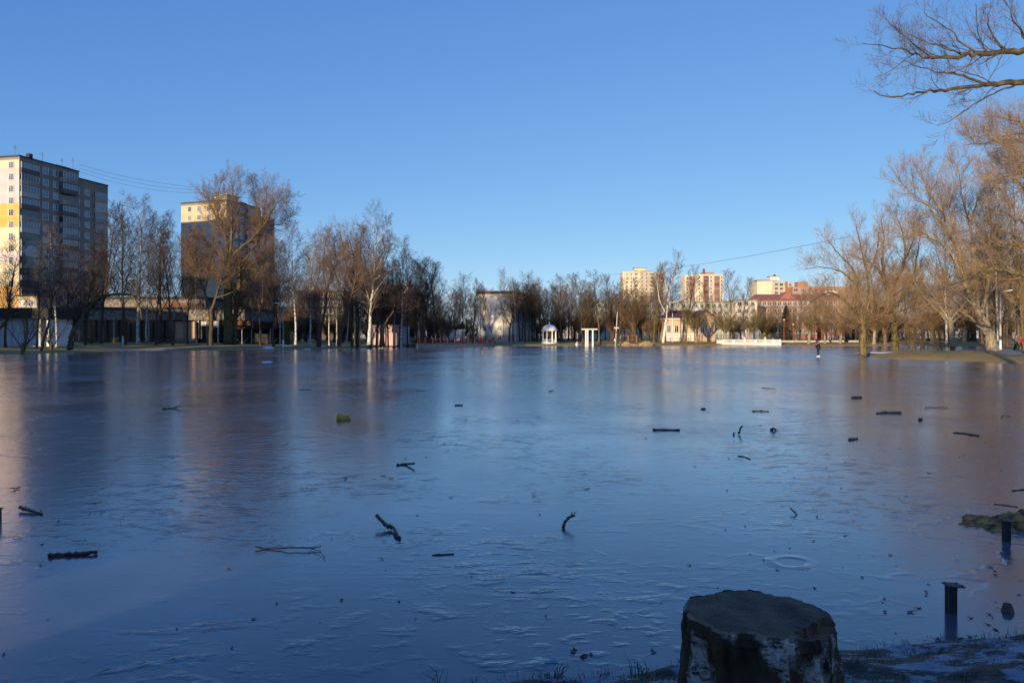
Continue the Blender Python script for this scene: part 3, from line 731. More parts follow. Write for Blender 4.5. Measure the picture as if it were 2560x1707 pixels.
r, P, zt = wing_tower('stepped red and cream brick block right of the ochre tower', (1982, 2030, 2060, 2150), (532, 530, 530, 536), 716, ('redbrick',))
face_cols(r, P[0], P[1], [('w',.15,3.0),('w',.5,3.0),('w',.85,3.0)], zt, 5); face_cols(r, P[2], P[3], [('w',.1,2.4),('w',.3,2.4),('w',.5,2.4),('w',.7,2.4),('w',.9,2.4)], zt, 5)
q = MB(); q.box(4, 11, 2, 8, zt, zt+3.4); q.build('penthouse', M['redbrick'], r)
q = MB(); q.box(P[2][0], P[2][0]+9, P[2][1]-.6, P[2][1]-.05, zt-13, zt-3.2); q.build('cream_panel', M['palewall'], r)

# peach house with a red hipped roof
r, W, g0 = facade('peach_house', 'peach house with a dark red hipped roof behind the far shore trees', 1661, 1741, 238, 'house')
H = gz(799, 238)-g0
q = MB(); q.box(0, W, 0, 11, -.5, H); q.build('wall', M['peach'], r)
q = MB(); q.box(.0, W, -.06, -.004, -.5, 2.3); q.build('plinth', M['white'], r)
q = MB(); q.box(-.7, W+.3, -.7, 11.7, H+.003, H+.42); q.build('eaves', M['white'], r)
q = MB(); q.add([(-.8,-.8,H+.424),(W+.3,-.8,H+.424),(W+.3,11.8,H+.424),(-.8,11.8,H+.424),(3.0,5.5,H+3.0),(W-.5,5.5,H+3.0)], [(0,1,5,4),(2,3,4,5),(1,2,5),(3,0,4),(3,2,1,0)]); q.build('roof', M['red_roof'], r)
for i in range(4): win(r, W*(.14+.24*i), -.03, 2.7, 1.2, 2.0)
r2, W2, g2 = facade('gabled_wing', 'gabled peach wing right of the peach house, its lower wall in tree shade', 1742, 1788, 234, 'house')
H2 = gz(794, 234)-g2
q = MB(); q.box(0, W2, 0, 13, -.5, H2); q.prism_y([(0,H2+.003),(W2,H2+.003),(W2*.5,H2+1.9)], 0, 12.9); q.build('wall', M['peach'], r2)
q = MB(); q.add([(-.5,-.5,H2-.2),(W2*.5,-.5,H2+2.15),(W2*.5,13.2,H2+2.15),(-.5,13.2,H2-.2),(-.5,-.5,H2+.1),(W2*.5,-.5,H2+2.45),(W2*.5,13.2,H2+2.45),(-.5,13.2,H2+.1)], [(3,2,1,0),(4,5,6,7),(0,1,5,4),(1,2,6,5),(2,3,7,6),(3,0,4,7)])
q.add([(W2+.5,-.5,H2-.2),(W2*.5+.004,-.5,H2+2.15),(W2*.5+.004,13.2,H2+2.15),(W2+.5,13.2,H2-.2),(W2+.5,-.5,H2+.1),(W2*.5+.004,-.5,H2+2.45),(W2*.5+.004,13.2,H2+2.45),(W2+.5,13.2,H2+.1)], [(0,1,2,3),(7,6,5,4),(4,5,1,0),(5,6,2,1),(6,7,3,2),(7,4,0,3)])
q.build('roof', M['red_roof'], r2)
for i in range(2): win(r2, W2*(.3+.4*i), -.03, 2.4, 1.1, 1.9)

# unseen house blocks added to shade the near ice and the left bank
def shade_block(label, x0, y0, x1, y1, dp, H, z0=.8):
    L = math.hypot(x1-x0, y1-y0); root = thing('shade_caster', label, 'house', (x0, y0, z0), math.atan2(y1-y0, x1-x0), 'unseen shade blocks added on the near and left banks')
    q = MB(); q.box(0, L, 0, dp, -1.5 if z0 < 1 else 0, H); q.build('wall', M['palewall'], root)
    q = MB(); q.prism_y([(-.01,H+.003),(L+.01,H+.003),(L,H+.3),(0,H+.3)], -.3, dp+.3); q.build('roof', M['dark_roof'], root)
    for k in range(int(H/3)):
        for i in range(int(L/6)): win(root, 3+6*i, -.03, .9+3*k, 1.4, 1.5)
    return root
OFF = 'plain flat-roofed block added outside the picture to shade the ice and left bank'
def shade_across(c0, c1, u, dp, H, z0=.8, label=OFF):      # rows standing square to the low sun
    a = R(SUN_AZ-180); ex = (math.cos(a), -math.sin(a)); ey = (math.sin(a), math.cos(a))
    shade_block(label, c0*ex[0]+u*ey[0], c0*ex[1]+u*ey[1], c1*ex[0]+u*ey[0], c1*ex[1]+u*ey[1], dp, H, z0)
shade_across(-23.7, -6.7, -24, 8, 9.2)
shade_across(-5.35, 34, -24, 8, 9.2)
shade_across(-92, -28.2, -24, 8, 9.2)
shade_across(-110.5, -96, -34, 10, 28)
shade_across(-123.5, -115.5, 45, 8, 18)
shade_across(-139, -126.3, 40, 8, 13)
shade_across(-166, -140, 40, 8, 15.5)
shade_across(-6.69, -5.36, -23, 6, 6.4, 3.7, 'raised flat-roofed block added behind the viewpoint to cut the streak of sun short')  # unseen block added over the gap to end the sun streak on the ice

# ------------------------------------------------------------------ park furniture on the far shore
# rotunda
D = 214.0; x = gx(1373.6, D); g = gh(x, D)
rot = thing('rotunda', 'white domed rotunda with columns on the far shore', 'gazebo', (x, D, g))
q = MB(); q.lathe([(2.35,-.3),(2.35,.22),(2.2,.22),(2.2,.36),(.01,.36)], 32); q.build('base', M['white'], rot)
zc = 3.45
for i in range(8):
    a = 2*math.pi*(i+.5)/8; q = MB(); cx, cy = 1.86*math.cos(a), 1.86*math.sin(a)
    q.lathe([(.25,.36),(.25,.5),(.19,.56),(.17,zc-.2),(.23,zc-.12),(.23,zc)], 12, cx, cy); q.build('column', M['white'], rot, True)
q = MB(); q.lathe([(1.6,zc),(2.15,zc),(2.15,zc+.22),(2.3,zc+.25),(2.3,zc+.36),(1.6,zc+.36)], 40); q.build('entablature', M['white'], rot)
q = MB(); q.lathe([(1.95*math.cos(t*math.pi/2/12), zc+.36+1.42*math.sin(t*math.pi/2/12)) for t in range(12)]+[(.02, zc+1.79)], 40); dome = q.build('dome', M['white'], rot, True)
q = MB(); q.lathe([(.10,zc+1.74),(.07,zc+1.95),(.16,zc+2.05),(.19,zc+2.16),(.14,zc+2.28),(.02,zc+2.34)], 12); q.build('finial', M['white'], dome, True)
for i in range(8):
    if i in (5,): continue
    a0 = 2*math.pi*(i+.5)/8; a1 = 2*math.pi*(i+1.5)/8; q = MB()
    p0 = Vector((1.86*math.cos(a0), 1.86*math.sin(a0), 1.12)); p1 = Vector((1.86*math.cos(a1), 1.86*math.sin(a1), 1.12))
    e = (p1-p0).normalized()*.2
    q.tube([p0+e, p1-e], [.07,.07], 6); q.tube([p0+e-Vector((0,0,.66)), p1-e-Vector((0,0,.66))], [.05,.05], 6)
    for k in range(1, 6): p = (p0+e).lerp(p1-e, k/6); q.tube([p-Vector((0,0,.66)), p-Vector((0,0,.05))], [.045,.045], 6)
    q.build('railing', M['white'], rot)
# colonnade fragment
D = 203.0; x = gx(1467, D); g = gh(x, D)
col = thing('colonnade', 'white colonnade fragment with three columns under a flat slab beside the statue', 'colonnade', (x, D, g))
Hc = gz(824.6, D)-g
for cx, cy in ((-.22,0.0),(.26,.35),(1.62,.55)):
    q = MB(); q.lathe([(.36,-.2),(.36,.18),(.27,.24),(.25,1.2),(.23,Hc-.5),(.27,Hc-.42),(.27,Hc-.3)], 16, cx, cy); c_ = q.build('column', M['white_fresh'], col, True)
    q = MB(); q.box(cx-.12, cx+.12, cy-.12, cy+.12, Hc-.3, Hc); q.build('capital', M['white_fresh'], c_)
q = MB()
pts = [(-1.35,-.45),(2.75,-.1),(2.75,.35),(2.3,1.0),(1.0,1.15),(-.6,.9),(-1.35,.1)]
q.prism(pts, Hc+.002, Hc+.26); q.build('slab', M['white_fresh'], col)
q = MB()
for k in range(9): q.box(-1.2+.47*k, -1.08+.47*k, -.72+.04*k, 1.0, Hc+.262, Hc+.38)
q.build('slat', M['white_fresh'], col)
# statue
def skin(name, verts, edges, radii, m, parent, root=0, sub=1):
    me = bpy.data.meshes.new(name); me.from_pydata(verts, edges, []); me.materials.append(M[m])
    o = link(name, me, parent); md = o.modifiers.new('Skin', 'SKIN'); md.use_smooth_shade = True
    me.skin_vertices[0].data[root].use_root = True
    for i, r in enumerate(radii): me.skin_vertices[0].data[i].radius = (r, r) if not isinstance(r, tuple) else r
    if sub: s = o.modifiers.new('Sub', 'SUBSURF'); s.levels = sub; s.render_levels = sub
    return o
D = 199.0; x = gx(1441.7, D); g = gh(x, D)
st = thing('statue', 'white statue of a crouching figure on a block pedestal at the ice edge', 'statue', (x, D, g))
q = MB(); q.box(-.82, .82, -.6, .6, -.3, .82); q.add([(-.82,-.6,.823),(.82,-.6,.823),(.82,.6,.823),(-.82,.6,.823),(-.45,-.4,1.12),(.45,-.4,1.12),(.45,.4,1.12),(-.45,.4,1.12)], [(4,5,6,7),(0,1,5,4),(1,2,6,5),(2,3,7,6),(3,0,4,7)]); q.build('pedestal', M['white_fresh'], st)
V = [(-.22,0,1.32),(-.20,0,1.6),(-.08,0,1.86),(.06,0,2.02),(.14,-.02,2.22),(.17,-.02,2.36), (-.05,-.22,1.86),(.18,-.28,1.66),(.42,-.16,1.74), (-.05,.22,1.86),(.2,.25,1.66),(.44,.1,1.62), (.16,-.2,1.46),(.02,-.24,1.18),(.22,-.26,1.14), (.22,.2,1.4),(.12,.24,1.18),(.32,.24,1.14), (.62,-.05,1.72)]
E = [(0,1),(1,2),(2,3),(3,4),(4,5),(2,6),(6,7),(7,8),(2,9),(9,10),(10,11),(0,12),(12,13),(13,14),(0,15),(15,16),(16,17),(8,18)]
skin('figure', V, E, [.23,.24,.22,.10,.13,.10,.11,.09,.07,.11,.09,.07,.14,.09,.07,.14,.09,.07,.06], 'white_fresh', st)

# concrete pole with crossbar, round red sign and boxes
D = 205.0; x = gx(1538, D); g = gh(x, D); H = gz(780, D)-g
pl = thing('utility_pole', 'slightly leaning concrete pole with a crossbar and red sign near the straw clumps', 'pole', (x, D, g))
tx = gx(1543.5, D)-x
q = MB(); q.tube([Vector((0,0,-.3)), Vector((tx,0,H))], [.20,.12], 8); q.build('shaft', M['concrete_pale'], pl, True)
q = MB(); q.box(tx*.5-.62, tx*.5+.62, -.08, .08, H*.545, H*.575); q.build('crossbar', M['white'], pl)
q = MB(); q.prism_y([(tx*.42+.30*math.cos(a*math.pi/8), H*.44+.30*math.sin(a*math.pi/8)) for a in range(16)], -.24, -.205); q.build('sign_plate', M['red_paint'], pl)
q = MB(); q.box(-.28, -.02, -.36, -.21, H*.19, H*.19+.6); q.build('meter_box', M['white'], pl)
# balustrade terrace
D = 207.0; x0 = gx(1806, D); x1 = gx(1953, D); g = .0
W = x1-x0
bl = thing('balustrade', 'cream white balustrade terrace with two ball finials on the far shore', 'balustrade', (x0, D, g))
q = MB(); q.box(0, W, 0, 7, -.3, .62); q.box(-.06, W+.06, -.06, 7, .622, .74); q.build('base_wall', M['white'], bl)
q = MB(); q.box(.0, W, .04, .34, 1.50, 1.66); q.box(.0, .3, .345, 7, 1.50, 1.66); q.box(W-.3, W, .345, 7, 1.50, 1.66); q.build('handrail', M['white'], bl)
posts = [0.22, W*.195, W*.38, W*.565, W*.73, W*.865, W-.22]
for i, p in enumerate(posts):
    q = MB(); q.box(p-.22, p+.22, -.03, .41, .742, 1.80 if i in (2,4) else 1.70); o = q.build('post', M['white'], bl)
    if i in (2, 4):
        q = MB(); q.lathe([(.12,1.801),(.10,1.88)]+[(.02+.24*math.sin(t*math.pi/10), 2.08-.24*math.cos(t*math.pi/10)) for t in range(1,10)]+[(.02,2.33)], 14, p, .19); q.build('ball_finial', M['white'], o, True)
bm = MB(); bm.lathe([(.085,.742),(.06,.80),(.105,.95),(.11,1.05),(.05,1.32),(.085,1.42),(.085,1.499)], 8); bme = bm.mesh('baluster', [M['white']], True)
for a, b in zip(posts[:-1], posts[1:]):
    n = int((b-a-.44)/.27)
    for k in range(n): link('baluster', bme, bl, (a+.22+(b-a-.44)*(k+.5)/n, .19, 0))
for k in range(12): link('baluster', bme, bl, (.15, .6+.5*k, 0)); link('baluster', bme, bl, (W-.15, .6+.5*k, 0))
# quay wall with red posts
qa = Vector((*S(1043,869.2),0)); qb = Vector((*S(1236,865.9),0)); qc = Vector((*S(992,866.0),0))
quay = thing('quay_wall', 'grey concrete quay with a red-posted railing in front of the parked cars', 'quay', (qa.x, qa.y, 0), math.atan2(qb.y-qa.y, qb.x-qa.x))
L = (qb-qa).length
q = MB(); q.box(0, L, -.05, .5, -.4, .72); q.box(-.05, L+.05, -.1, 3.5, .722, .84); q.build('wall', M['concrete'], quay)
lc = quay.rotation_euler[2]; dq = (qc-qa); lx = dq.x*math.cos(-lc)-dq.y*math.sin(-lc); ly = dq.x*math.sin(-lc)+dq.y*math.cos(-lc)
q = MB(); q.prism([(-.004,0),(-.004,.5),(lx,ly+.5),(lx,ly)], -.4, .74); q.build('return_wall', M['concrete'], quay)
for i in range(12):
    q = MB(); xx = .3+(L-.6)*i/11; q.box(xx-.22, xx+.22, .0, .42, .842, 2.05); q.box(xx-.27, xx+.27, -.05, .47, 2.051, 2.13); q.build('railing_post', M['rust'] if i % 3 else M['darkred'], quay)
q = MB()
for i in range(11):
    a, b = .3+(L-.6)*i/11+.225, .3+(L-.6)*(i+1)/11-.225
    for z in (1.0,1.75): q.box(a, b, .17, .25, z, z+.08)
    for k in range(1, 9): xx = a+(b-a)*k/9; q.box(xx-.02, xx+.02, .185, .235, 1.082, 1.748)
q.build('railing', M['darkred'], quay)

# cars
def car_proto(label, px, D, paint, yaw, van=False):
    x = gx(px, D); root = thing('parked_car', label, 'car', (x, D, gh(x, D)+.05), R(yaw))
    Lh = 2.2
    prof = [(-Lh,.35),(-Lh,.78),(-Lh+.15,.88),(-1.0,.98),(-.45,1.45),(.95,1.47),(1.7,1.0),(Lh-.05,.92),(Lh,.5),(Lh,.35)] if not van else [(-Lh,.35),(-Lh,.9),(-1.5,1.1),(-1.1,1.9),(Lh,1.95),(Lh,.35)]
    q = MB(); q.prism_y(prof, -.85, .85); q.build('body', paint, root)
    gl = [(-.85,1.0),(-.4,1.38),(.9,1.40),(1.5,1.02)] if not van else [(-1.25,1.15),(-1.0,1.75),(-.1,1.75),(-.1,1.15)]
    q = MB(); q.prism_y(gl, -.862, .862); q.build('window', M['glass'], root)
    for sx in (-1.35, 1.35):
        for sy in (-.80, .80):
            q = MB(); q.lathe([(.30,-.1),(.33,-.06),(.33,.06),(.30,.1)], 14); w = q.build('wheel', M['black_iron'], root); w.location = (sx, sy, .33); w.rotation_euler = (R(90),0,0)
    q = MB(); q.box(-Lh-.01, -Lh+.05, -.75, -.45, .62, .76); q.box(-Lh-.01, -Lh+.05, .45, .75, .62, .76); q.build('headlight', M['white_fresh'], root)
    return root
M['car_white'] = mat('car_white', (.75,.75,.76), (.72,.72,.73), 1, .25, spec=.6)
M['car_grey'] = mat('car_grey', (.10,.105,.115), (.09,.095,.10), 1, .25, spec=.6)
car_proto('white car parked left of the shed, behind the quay railing', 1106, 222, M['car_white'], 8)
car_proto('white car parked in front of the corrugated shed', 1143, 224, M['car_white'], 170)
car_proto('dark car parked right of the pink kiosk', 1021, 205, M['car_grey'], 20)

# people
M['skin'] = mat('skin', (.50,.30,.22), (.44,.26,.19), 8, .6)
M['cloth_black'] = mat('cloth_black', (.012,.012,.013), (.02,.02,.022), 6, .85)
M['cloth_blue'] = mat('cloth_blue', (.05,.065,.10), (.04,.05,.08), 6, .85)
M['cloth_grey'] = mat('cloth_grey', (.11,.11,.12), (.09,.09,.10), 6, .85)
M['cloth_red'] = mat('cloth_red', (.30,.03,.035), (.24,.025,.03), 6, .85)
M['cloth_plum'] = mat('cloth_plum', (.07,.04,.05), (.055,.03,.04), 6, .85)
M['hair'] = mat('hair', (.035,.022,.014), (.05,.03,.02), 12, .7)
def person(label, x, y, z, yaw, jacket, trouser, shoe, phone=False, stride=.10, hat=None, s=1.0, lean=.0):
    """figure faces -X in its own frame; pose given by its joints"""
    root = thing('person', label, 'person', (x, y, z), R(yaw)); root.scale = (s, s, s)
    hip = Vector((0,0,.93)); ch = Vector((-.02-lean,0,1.28)); nk = Vector((-.03-lean,0,1.47)); hd = Vector((-.07-lean*1.3,0,1.60)); tp = Vector((-.06-lean*1.3,0,1.70))
    sh = [ch+Vector((0,sd*.19,.12)) for sd in (-1,1)]
    if phone: el = [sh[0]+Vector((-.10,-.03,-.27)), sh[1]+Vector((-.12,.05,-.26))]; wr = [el[0]+Vector((-.16,.10,.20)), el[1]+Vector((-.15,-.10,.20))]; fd = [Vector((-.05,.02,.07)), Vector((-.05,-.02,.07))]
    else: el = [sh[0]+Vector((.03,-.04,-.29)), sh[1]+Vector((.02,.04,-.29))]; wr = [el[0]+Vector((-.07,.0,-.24)), el[1]+Vector((-.08,0,-.24))]; fd = [Vector((-.02,0,-.08))]*2
    kn = [Vector((-.05-stride,-.10,.50)), Vector((-.04+stride*.6,.10,.50))]; an = [Vector((-stride*.9,-.11,.09)), Vector((stride*1.4,.11,.09))]
    V = [hip, ch, nk, hd, tp]; E = [(0,1),(1,2),(2,3),(3,4)]; Rr = [.10,.11,.055,(.088,.078),.06]
    nose = len(V); V.append(hd+Vector((-.085,0,.01))); E.append((3,nose)); Rr.append(.018)
    for i in (0,1):
        b = len(V); V += [sh[i], el[i], wr[i]]; E += [(1,b),(b,b+1),(b+1,b+2)]; Rr += [.06,.045,.03]
        pm = len(V); V.append(wr[i]+fd[i]*.6); E.append((b+2,pm)); Rr.append(.034)
        sd = fd[i].cross(Vector((0,1,.3))).normalized()
        for k in range(4): V.append(wr[i]+fd[i]*(1.55+.12*(k in (1,2)))+Vector((0,(k-1.5)*.022,0))); E.append((pm,len(V)-1)); Rr.append(.010)
        V.append(wr[i]+fd[i]*.9+Vector((-.035,(.03 if i == 0 else -.03),.0))); E.append((pm,len(V)-1)); Rr.append(.011)
        b = len(V); V += [hip+Vector((0,(-.1,.1)[i],-.06)), kn[i], an[i]]; E += [(0,b),(b,b+1),(b+1,b+2)]; Rr += [.085,.055,.04]
    skin('body', [tuple(v) for v in V], E, Rr, 'skin', root)
    jv = [hip+Vector((0,0,-.12)), hip+Vector((-.01,0,.12)), ch, nk-Vector((0,0,.03))]; je = [(0,1),(1,2),(2,3)]; jr = [(.20,.18),(.21,.19),(.23,.19),.10]
    for i in (0,1): b = len(jv); jv += [sh[i], el[i], wr[i]]; je += [(2,b),(b,b+1),(b+1,b+2)]; jr += [.095,.075,.055]
    skin('jacket', [tuple(v) for v in jv], je, jr, jacket, root)
    tv = [hip+Vector((0,0,.10))]; te = []; tr = [(.15,.13)]
    for i in (0,1): b = len(tv); tv += [hip+Vector((0,(-.1,.1)[i],-.08)), kn[i], an[i]+Vector((0,0,.03))]; te += [(0,b),(b,b+1),(b+1,b+2)]; tr += [.125,.092,.068]
    skin('trousers', [tuple(v) for v in tv], te, tr, trouser, root)
    for i in (0,1):
        q = MB(); a = an[i]; q.prism_y([(a.x-.19,.0),(a.x+.09,.0),(a.x+.085,.16),(a.x-.02,.17),(a.x-.10,.09),(a.x-.185,.06)], a.y-.05, a.y+.05); q.build('shoe', M[shoe], root)
    q = MB(); q.lathe([(.098,1.59+.0),(.104,1.64),(.088,1.70),(.05,1.735),(.01,1.745)], 12, hd.x+.02, 0); q.build('hat' if hat else 'hair', M[hat or 'hair'], root, True)
    return root
D = dep(892); x = gx(2046, D)
sk = person('person in black on the ice with hands raised to the face and white skates', x, D, .0, 12, 'cloth_black', 'cloth_black', 'white_fresh', phone=True, stride=.10, s=1.0)
q = MB(); q.box(-.355, -.335, -.04, .04, 1.42, 1.57); q.build('phone', M['black_iron'], sk) if False else None
ph = MB(); ph.box(-.006, .006, -.038, .038, -.075, .075)
o = tag(ph.build('phone', M['black_iron']), 'dark phone held up by the person in black on the ice', 'phone'); o.location = (x-.335, D-.07, 1.46); o.rotation_euler = (0, R(-15), R(12))
for lab, px, Dd, yaw, j, t, sh_, kw in (
    ('person in dark blue standing left of the white colonnade', 1457.5, 207, 60, 'cloth_blue', 'cloth_black', 'cloth_black', dict(hat='cloth_grey')),
    ('person in a plum coat pushing a pram right of the colonnade', 1497, 205, 175, 'cloth_plum', 'cloth_black', 'cloth_black', dict(lean=.05, hat='cloth_plum')),
    ('person in a black jacket and white hat walking right of the colonnade', 1502, 209, 160, 'cloth_black', 'cloth_black', 'cloth_black', dict(hat='white_fresh')),
    ('person in grey standing beside the straw clumps by the pole', 1551, 206, 80, 'cloth_grey', 'cloth_black', 'cloth_black', dict(hat='cloth_grey')),
    ('dark silhouette of a person at the water\'s edge below the pink kiosk', 984.5, 160, 100, 'cloth_black', 'cloth_black', 'cloth_black', dict()),
    ('person in grey walking on the path at the right edge', 2541, 88, 95, 'cloth_grey', 'cloth_black', 'cloth_black', dict(hat='cloth_grey', stride=.16)),
    ('person in a red jacket walking on the path at the right edge', 2551, 89.5, 85, 'cloth_red', 'cloth_black', 'cloth_black', dict(stride=.16))):
    xx = gx(px, Dd); person(lab, xx, Dd, gh(xx, Dd)+.02, yaw, j, t, sh_, **kw)
D = 204.6; x = gx(1492.5, D); pr = thing('pram', 'small dark pram in front of the person in the plum coat', 'pram', (x, D, gh(x, D)+.02))
q = MB(); q.prism_y([(-.4,.5),(.35,.5),(.4,.8),(.1,1.05),(-.2,1.0),(-.15,.8),(-.45,.75)], -.22, .22); q.build('body', M['cloth_plum'], pr)
for a, b in ((-.3,-.2),(-.3,.2),(.3,-.2),(.3,.2)):
    q = MB(); q.lathe([(.12,-.02),(.14,0),(.12,.02)], 10); w = q.build('wheel', M['black_iron'], pr); w.location = (a,b,.14); w.rotation_euler = (R(90),0,0)
q = MB(); q.tube([Vector((.3,0,.2)), Vector((.35,0,.7)), Vector((.62,0,1.0))], [.02,.02,.02], 5); q.build('handle', M['black_iron'], pr)

# lamps and poles
def lamp(label, px, D, ytop, arm, base=None, r=.09, mm='concrete', head=None, armup=.25, name='street_lamp'):
    x = gx(px, D); g = gh(x, D); H = gz(ytop, D)-g; root = thing(name, label, 'street lamp', (x, D, g))
    q = MB(); q.tube([Vector((0,0,-.2)), Vector((0,0,H))], [r*1.2, r*.75], 8); q.build('pole', M[mm], root, True)
    if base: q = MB(); q.tube([Vector((0,0,-.2)), Vector((0,0,base))], [r*1.32, r*1.26], 8); q.build('painted_base', M['white'], root, True)
    q = MB(); q.tube([Vector((0,0,H-.05)), Vector((arm*.5,0,H+armup*.8)), Vector((arm,0,H+armup))], [.05,.045,.04], 6); q.build('arm', M[mm], root, True)
    q = MB(); s = 1 if arm > 0 else -1
    q.add([(arm-.1*s,-.12,H+armup-.05),(arm+.75*s,-.1,H+armup+.12),(arm+.75*s,.1,H+armup+.12),(arm-.1*s,.12,H+armup-.05),(arm-.1*s,-.12,H+armup+.09),(arm+.75*s,-.08,H+armup+.2),(arm+.75*s,.08,H+armup+.2),(arm-.1*s,.12,H+armup+.09)],[(3,2,1,0),(4,5,6,7),(0,1,5,4),(1,2,6,5),(2,3,7,6),(3,0,4,7)])
    q.build('lamp_head', M[head or 'white_fresh'], root); return root
lamp('tall lamp pole with a whitewashed base in front of the hedge on the left bank', 307, 142, 712, 1.0, 1.7, .12, 'bark_dark', armup=1.0)
lamp('white lamp with a short arm left of the shaded tower\'s double trunk', 545, 152, 809, -.9, None, .08, 'white')
lamp('thin grey lamp pole with a bluish painted base beside the yellow-green thuja', 708, 140, 765, -.8, 1.4, .10, 'concrete', armup=.4)
lamp('lamp post with a white head between the birches and the right-hand path', 2501, 90, 735, 0.6, 1.2, .11, 'concrete_pale', armup=.3)
lamp('white lamp post in the middle of the far shore trees', 1681, 226, 770, .6, None, .11, 'white')
lamp('black lamp post in front of the peach house', 1702, 222, 776, .4, None, .12, 'black_iron', head='black_iron', armup=.2)
for px, y in ((1868,800),(1960,800),(1983,812),(2010,806),(2036,806),(1803,806)):
    D_ = 233; x = gx(px, D_); g = gh(x, D_); H = gz(y, D_)-g
    r = thing('red_pole', {1868:'red pole among the olive trees behind the balustrade',1960:'red pole in front of the spruce',1983:'red pole just right of the spruce',2010:'red pole left of the whitewashed pollard',2036:'red pole just left of the red pylon',1803:'red pole at the left end of the balustrade'}[px], 'pole', (x, D_, g), 0, 'red poles along the far fence')
    q = MB(); q.tube([Vector((0,0,-.2)), Vector((0,0,H))], [.11,.08], 6); q.build('shaft', M['red_paint'], r)
    q = MB(); q.box(-.25, .25, -.1, .1, H+.002, H+.22); q.build('lamp_head', M['white'], r)
D = 228; x = gx(2048, D); g = gh(x, D)
r = thing('advertising_pylon', 'tall dark red pylon behind the skater', 'pylon', (x, D, g)); q = MB(); q.box(-.48, .48, -.3, .3, 0, gz(808, D)-g); q.build('body', M['darkred'], r)
q = MB(); q.box(-.52, .52, -.34, .34, gz(808, D)-g+.002, gz(808, D)-g+.1); q.build('cap', M['rust'], r)
q = MB(); q.tube([Vector((.62,0,0)), Vector((.62,0,gz(790, D)-g))], [.07,.06], 6); q.build('mast', M['concrete_pale'], r)
D = 150; x = gx(544, D); g = gh(x, D)
r = thing('road_sign', 'small round red sign under the white lamp on the left bank', 'sign', (x, D, g)); q = MB(); q.tube([Vector((0,0,-.1)), Vector((0,0,1.5))], [.03,.03], 6); q.build('post', M['concrete'], r)
q = MB(); q.prism_y([(.2*math.cos(a*math.pi/8), 1.55+.2*math.sin(a*math.pi/8)) for a in range(16)], -.06, -.03); q.build('plate', M['red_paint'], r)

# fences
def fence(label, pxa, pxb, D, h, post=2.6, m='black_iron', Db=None):
    xa, xb = gx(pxa, D), gx(pxb, Db or D); yb = Db or D; root = thing('iron_fence', label, 'fence', (xa, D, 0), math.atan2(yb-D, xb-xa))
    L = math.hypot(xb-xa, yb-D); n = int(L/post); z0 = gh(xa, D)
    for i in range(n+1): q = MB(); x = L*i/n; q.box(x-.06, x+.06, -.06, .06, z0-.4, z0+h+.12); q.build('post', M[m], root)
    q = MB(); q.box(0, L, -.025, .025, z0+.2, z0+.27); q.box(0, L, -.025, .025, z0+h-.2, z0+h-.13)
    k = int(L/.28)
    for i in range(k): x = L*(i+.5)/k; q.box(x-.018, x+.018, -.018, .018, z0+.1, z0+h)
    q.build('rails', M[m], root); return root
fence('black iron fence behind the straw clumps and the peach house', 1545, 1838, 231, 2.3)
fence('black iron fence behind the balustrade and the red pylon', 1842, 2185, 236, 2.2, Db=240)
fence('dark fence behind the right-hand trees', 2190, 2520, 248, 2.4, Db=240)
r, W, g0 = facade('low_wall', 'long low pale wall behind the balustrade and pollards', 1955, 2150, 226, 'wall'); q = MB(); q.box(0, W, 0, .3, -.3, .42); q.build('body', M['concrete_pale'], r); q = MB(); q.box(-.05, W+.05, -.06, .36, .422, .5); q.build('coping', M['white'], r)
# swing frame: thin orange bar frame in the playground
D = 222; x = gx(1580, D); g = gh(x, D); r = thing('playground_frame', 'thin orange bar frame in the playground behind the straw clumps', 'play frame', (x, D, g))
q = MB()
for a in (-3.2, -1, 1.4): q.tube([Vector((a,0,0)), Vector((a,0,2.1))], [.05,.05], 6); q.tube([Vector((a,1.2,0)), Vector((a,1.2,2.1))], [.05,.05], 6)
q.build('upright', mat('orange_paint', (.50,.22,.03), (.42,.18,.03), 3, .5), r); q = MB(); q.tube([Vector((-3.2,0,2.1)), Vector((1.4,0,2.1))], [.05,.05], 6); q.tube([Vector((-3.2,1.2,2.1)), Vector((1.4,1.2,2.1))], [.05,.05], 6); q.tube([Vector((-3.2,.6,1.0)), Vector((1.4,.6,1.0))], [.04,.04], 6); q.build('bar', bpy.data.materials['orange_paint'], r)
# picnic bench pair by the birch on the spit
D = 90; x = gx(2371, D); g = gh(x, D); r = thing('picnic_bench', 'black slatted bench behind the birch on the grassy spit', 'bench', (x, D, g), R(8))
q = MB()
for k in range(4): q.box(-.9, .9, -.25+.12*k, -.15+.12*k, .44, .48)
q.build('seat', M['black_iron'], r)
q = MB()
for k in range(3): q.box(-.95, .95, .30, .34, .55+.14*k, .66+.14*k)
q.build('backrest', M['black_iron'], r)
for a in (-.8,.8): q = MB(); q.prism_y([(a-.3,0),(a-.22,0),(a+.05,.436),(a-.03,.436)], -.2, -.12); q.prism_y([(a+.22,0),(a+.3,0),(a+.05,.436),(a-.03,.436)], .2, .28); q.build('leg', M['black_iron'], r)
x = gx(2388, D); r = thing('litter_bin', 'black litter bin to the right of the slatted bench', 'bin', (x, D+.6, gh(x, D+.6))); q = MB(); q.lathe([(.2,0.05),(.26,.62),(.28,.66),(.24,.66),(.2,.55)], 14); q.build('bin', M['black_iron'], r, True); q = MB(); q.lathe([(.12,-.05),(.12,.06),(.19,.07)], 10); q.build('foot', M['black_iron'], r)
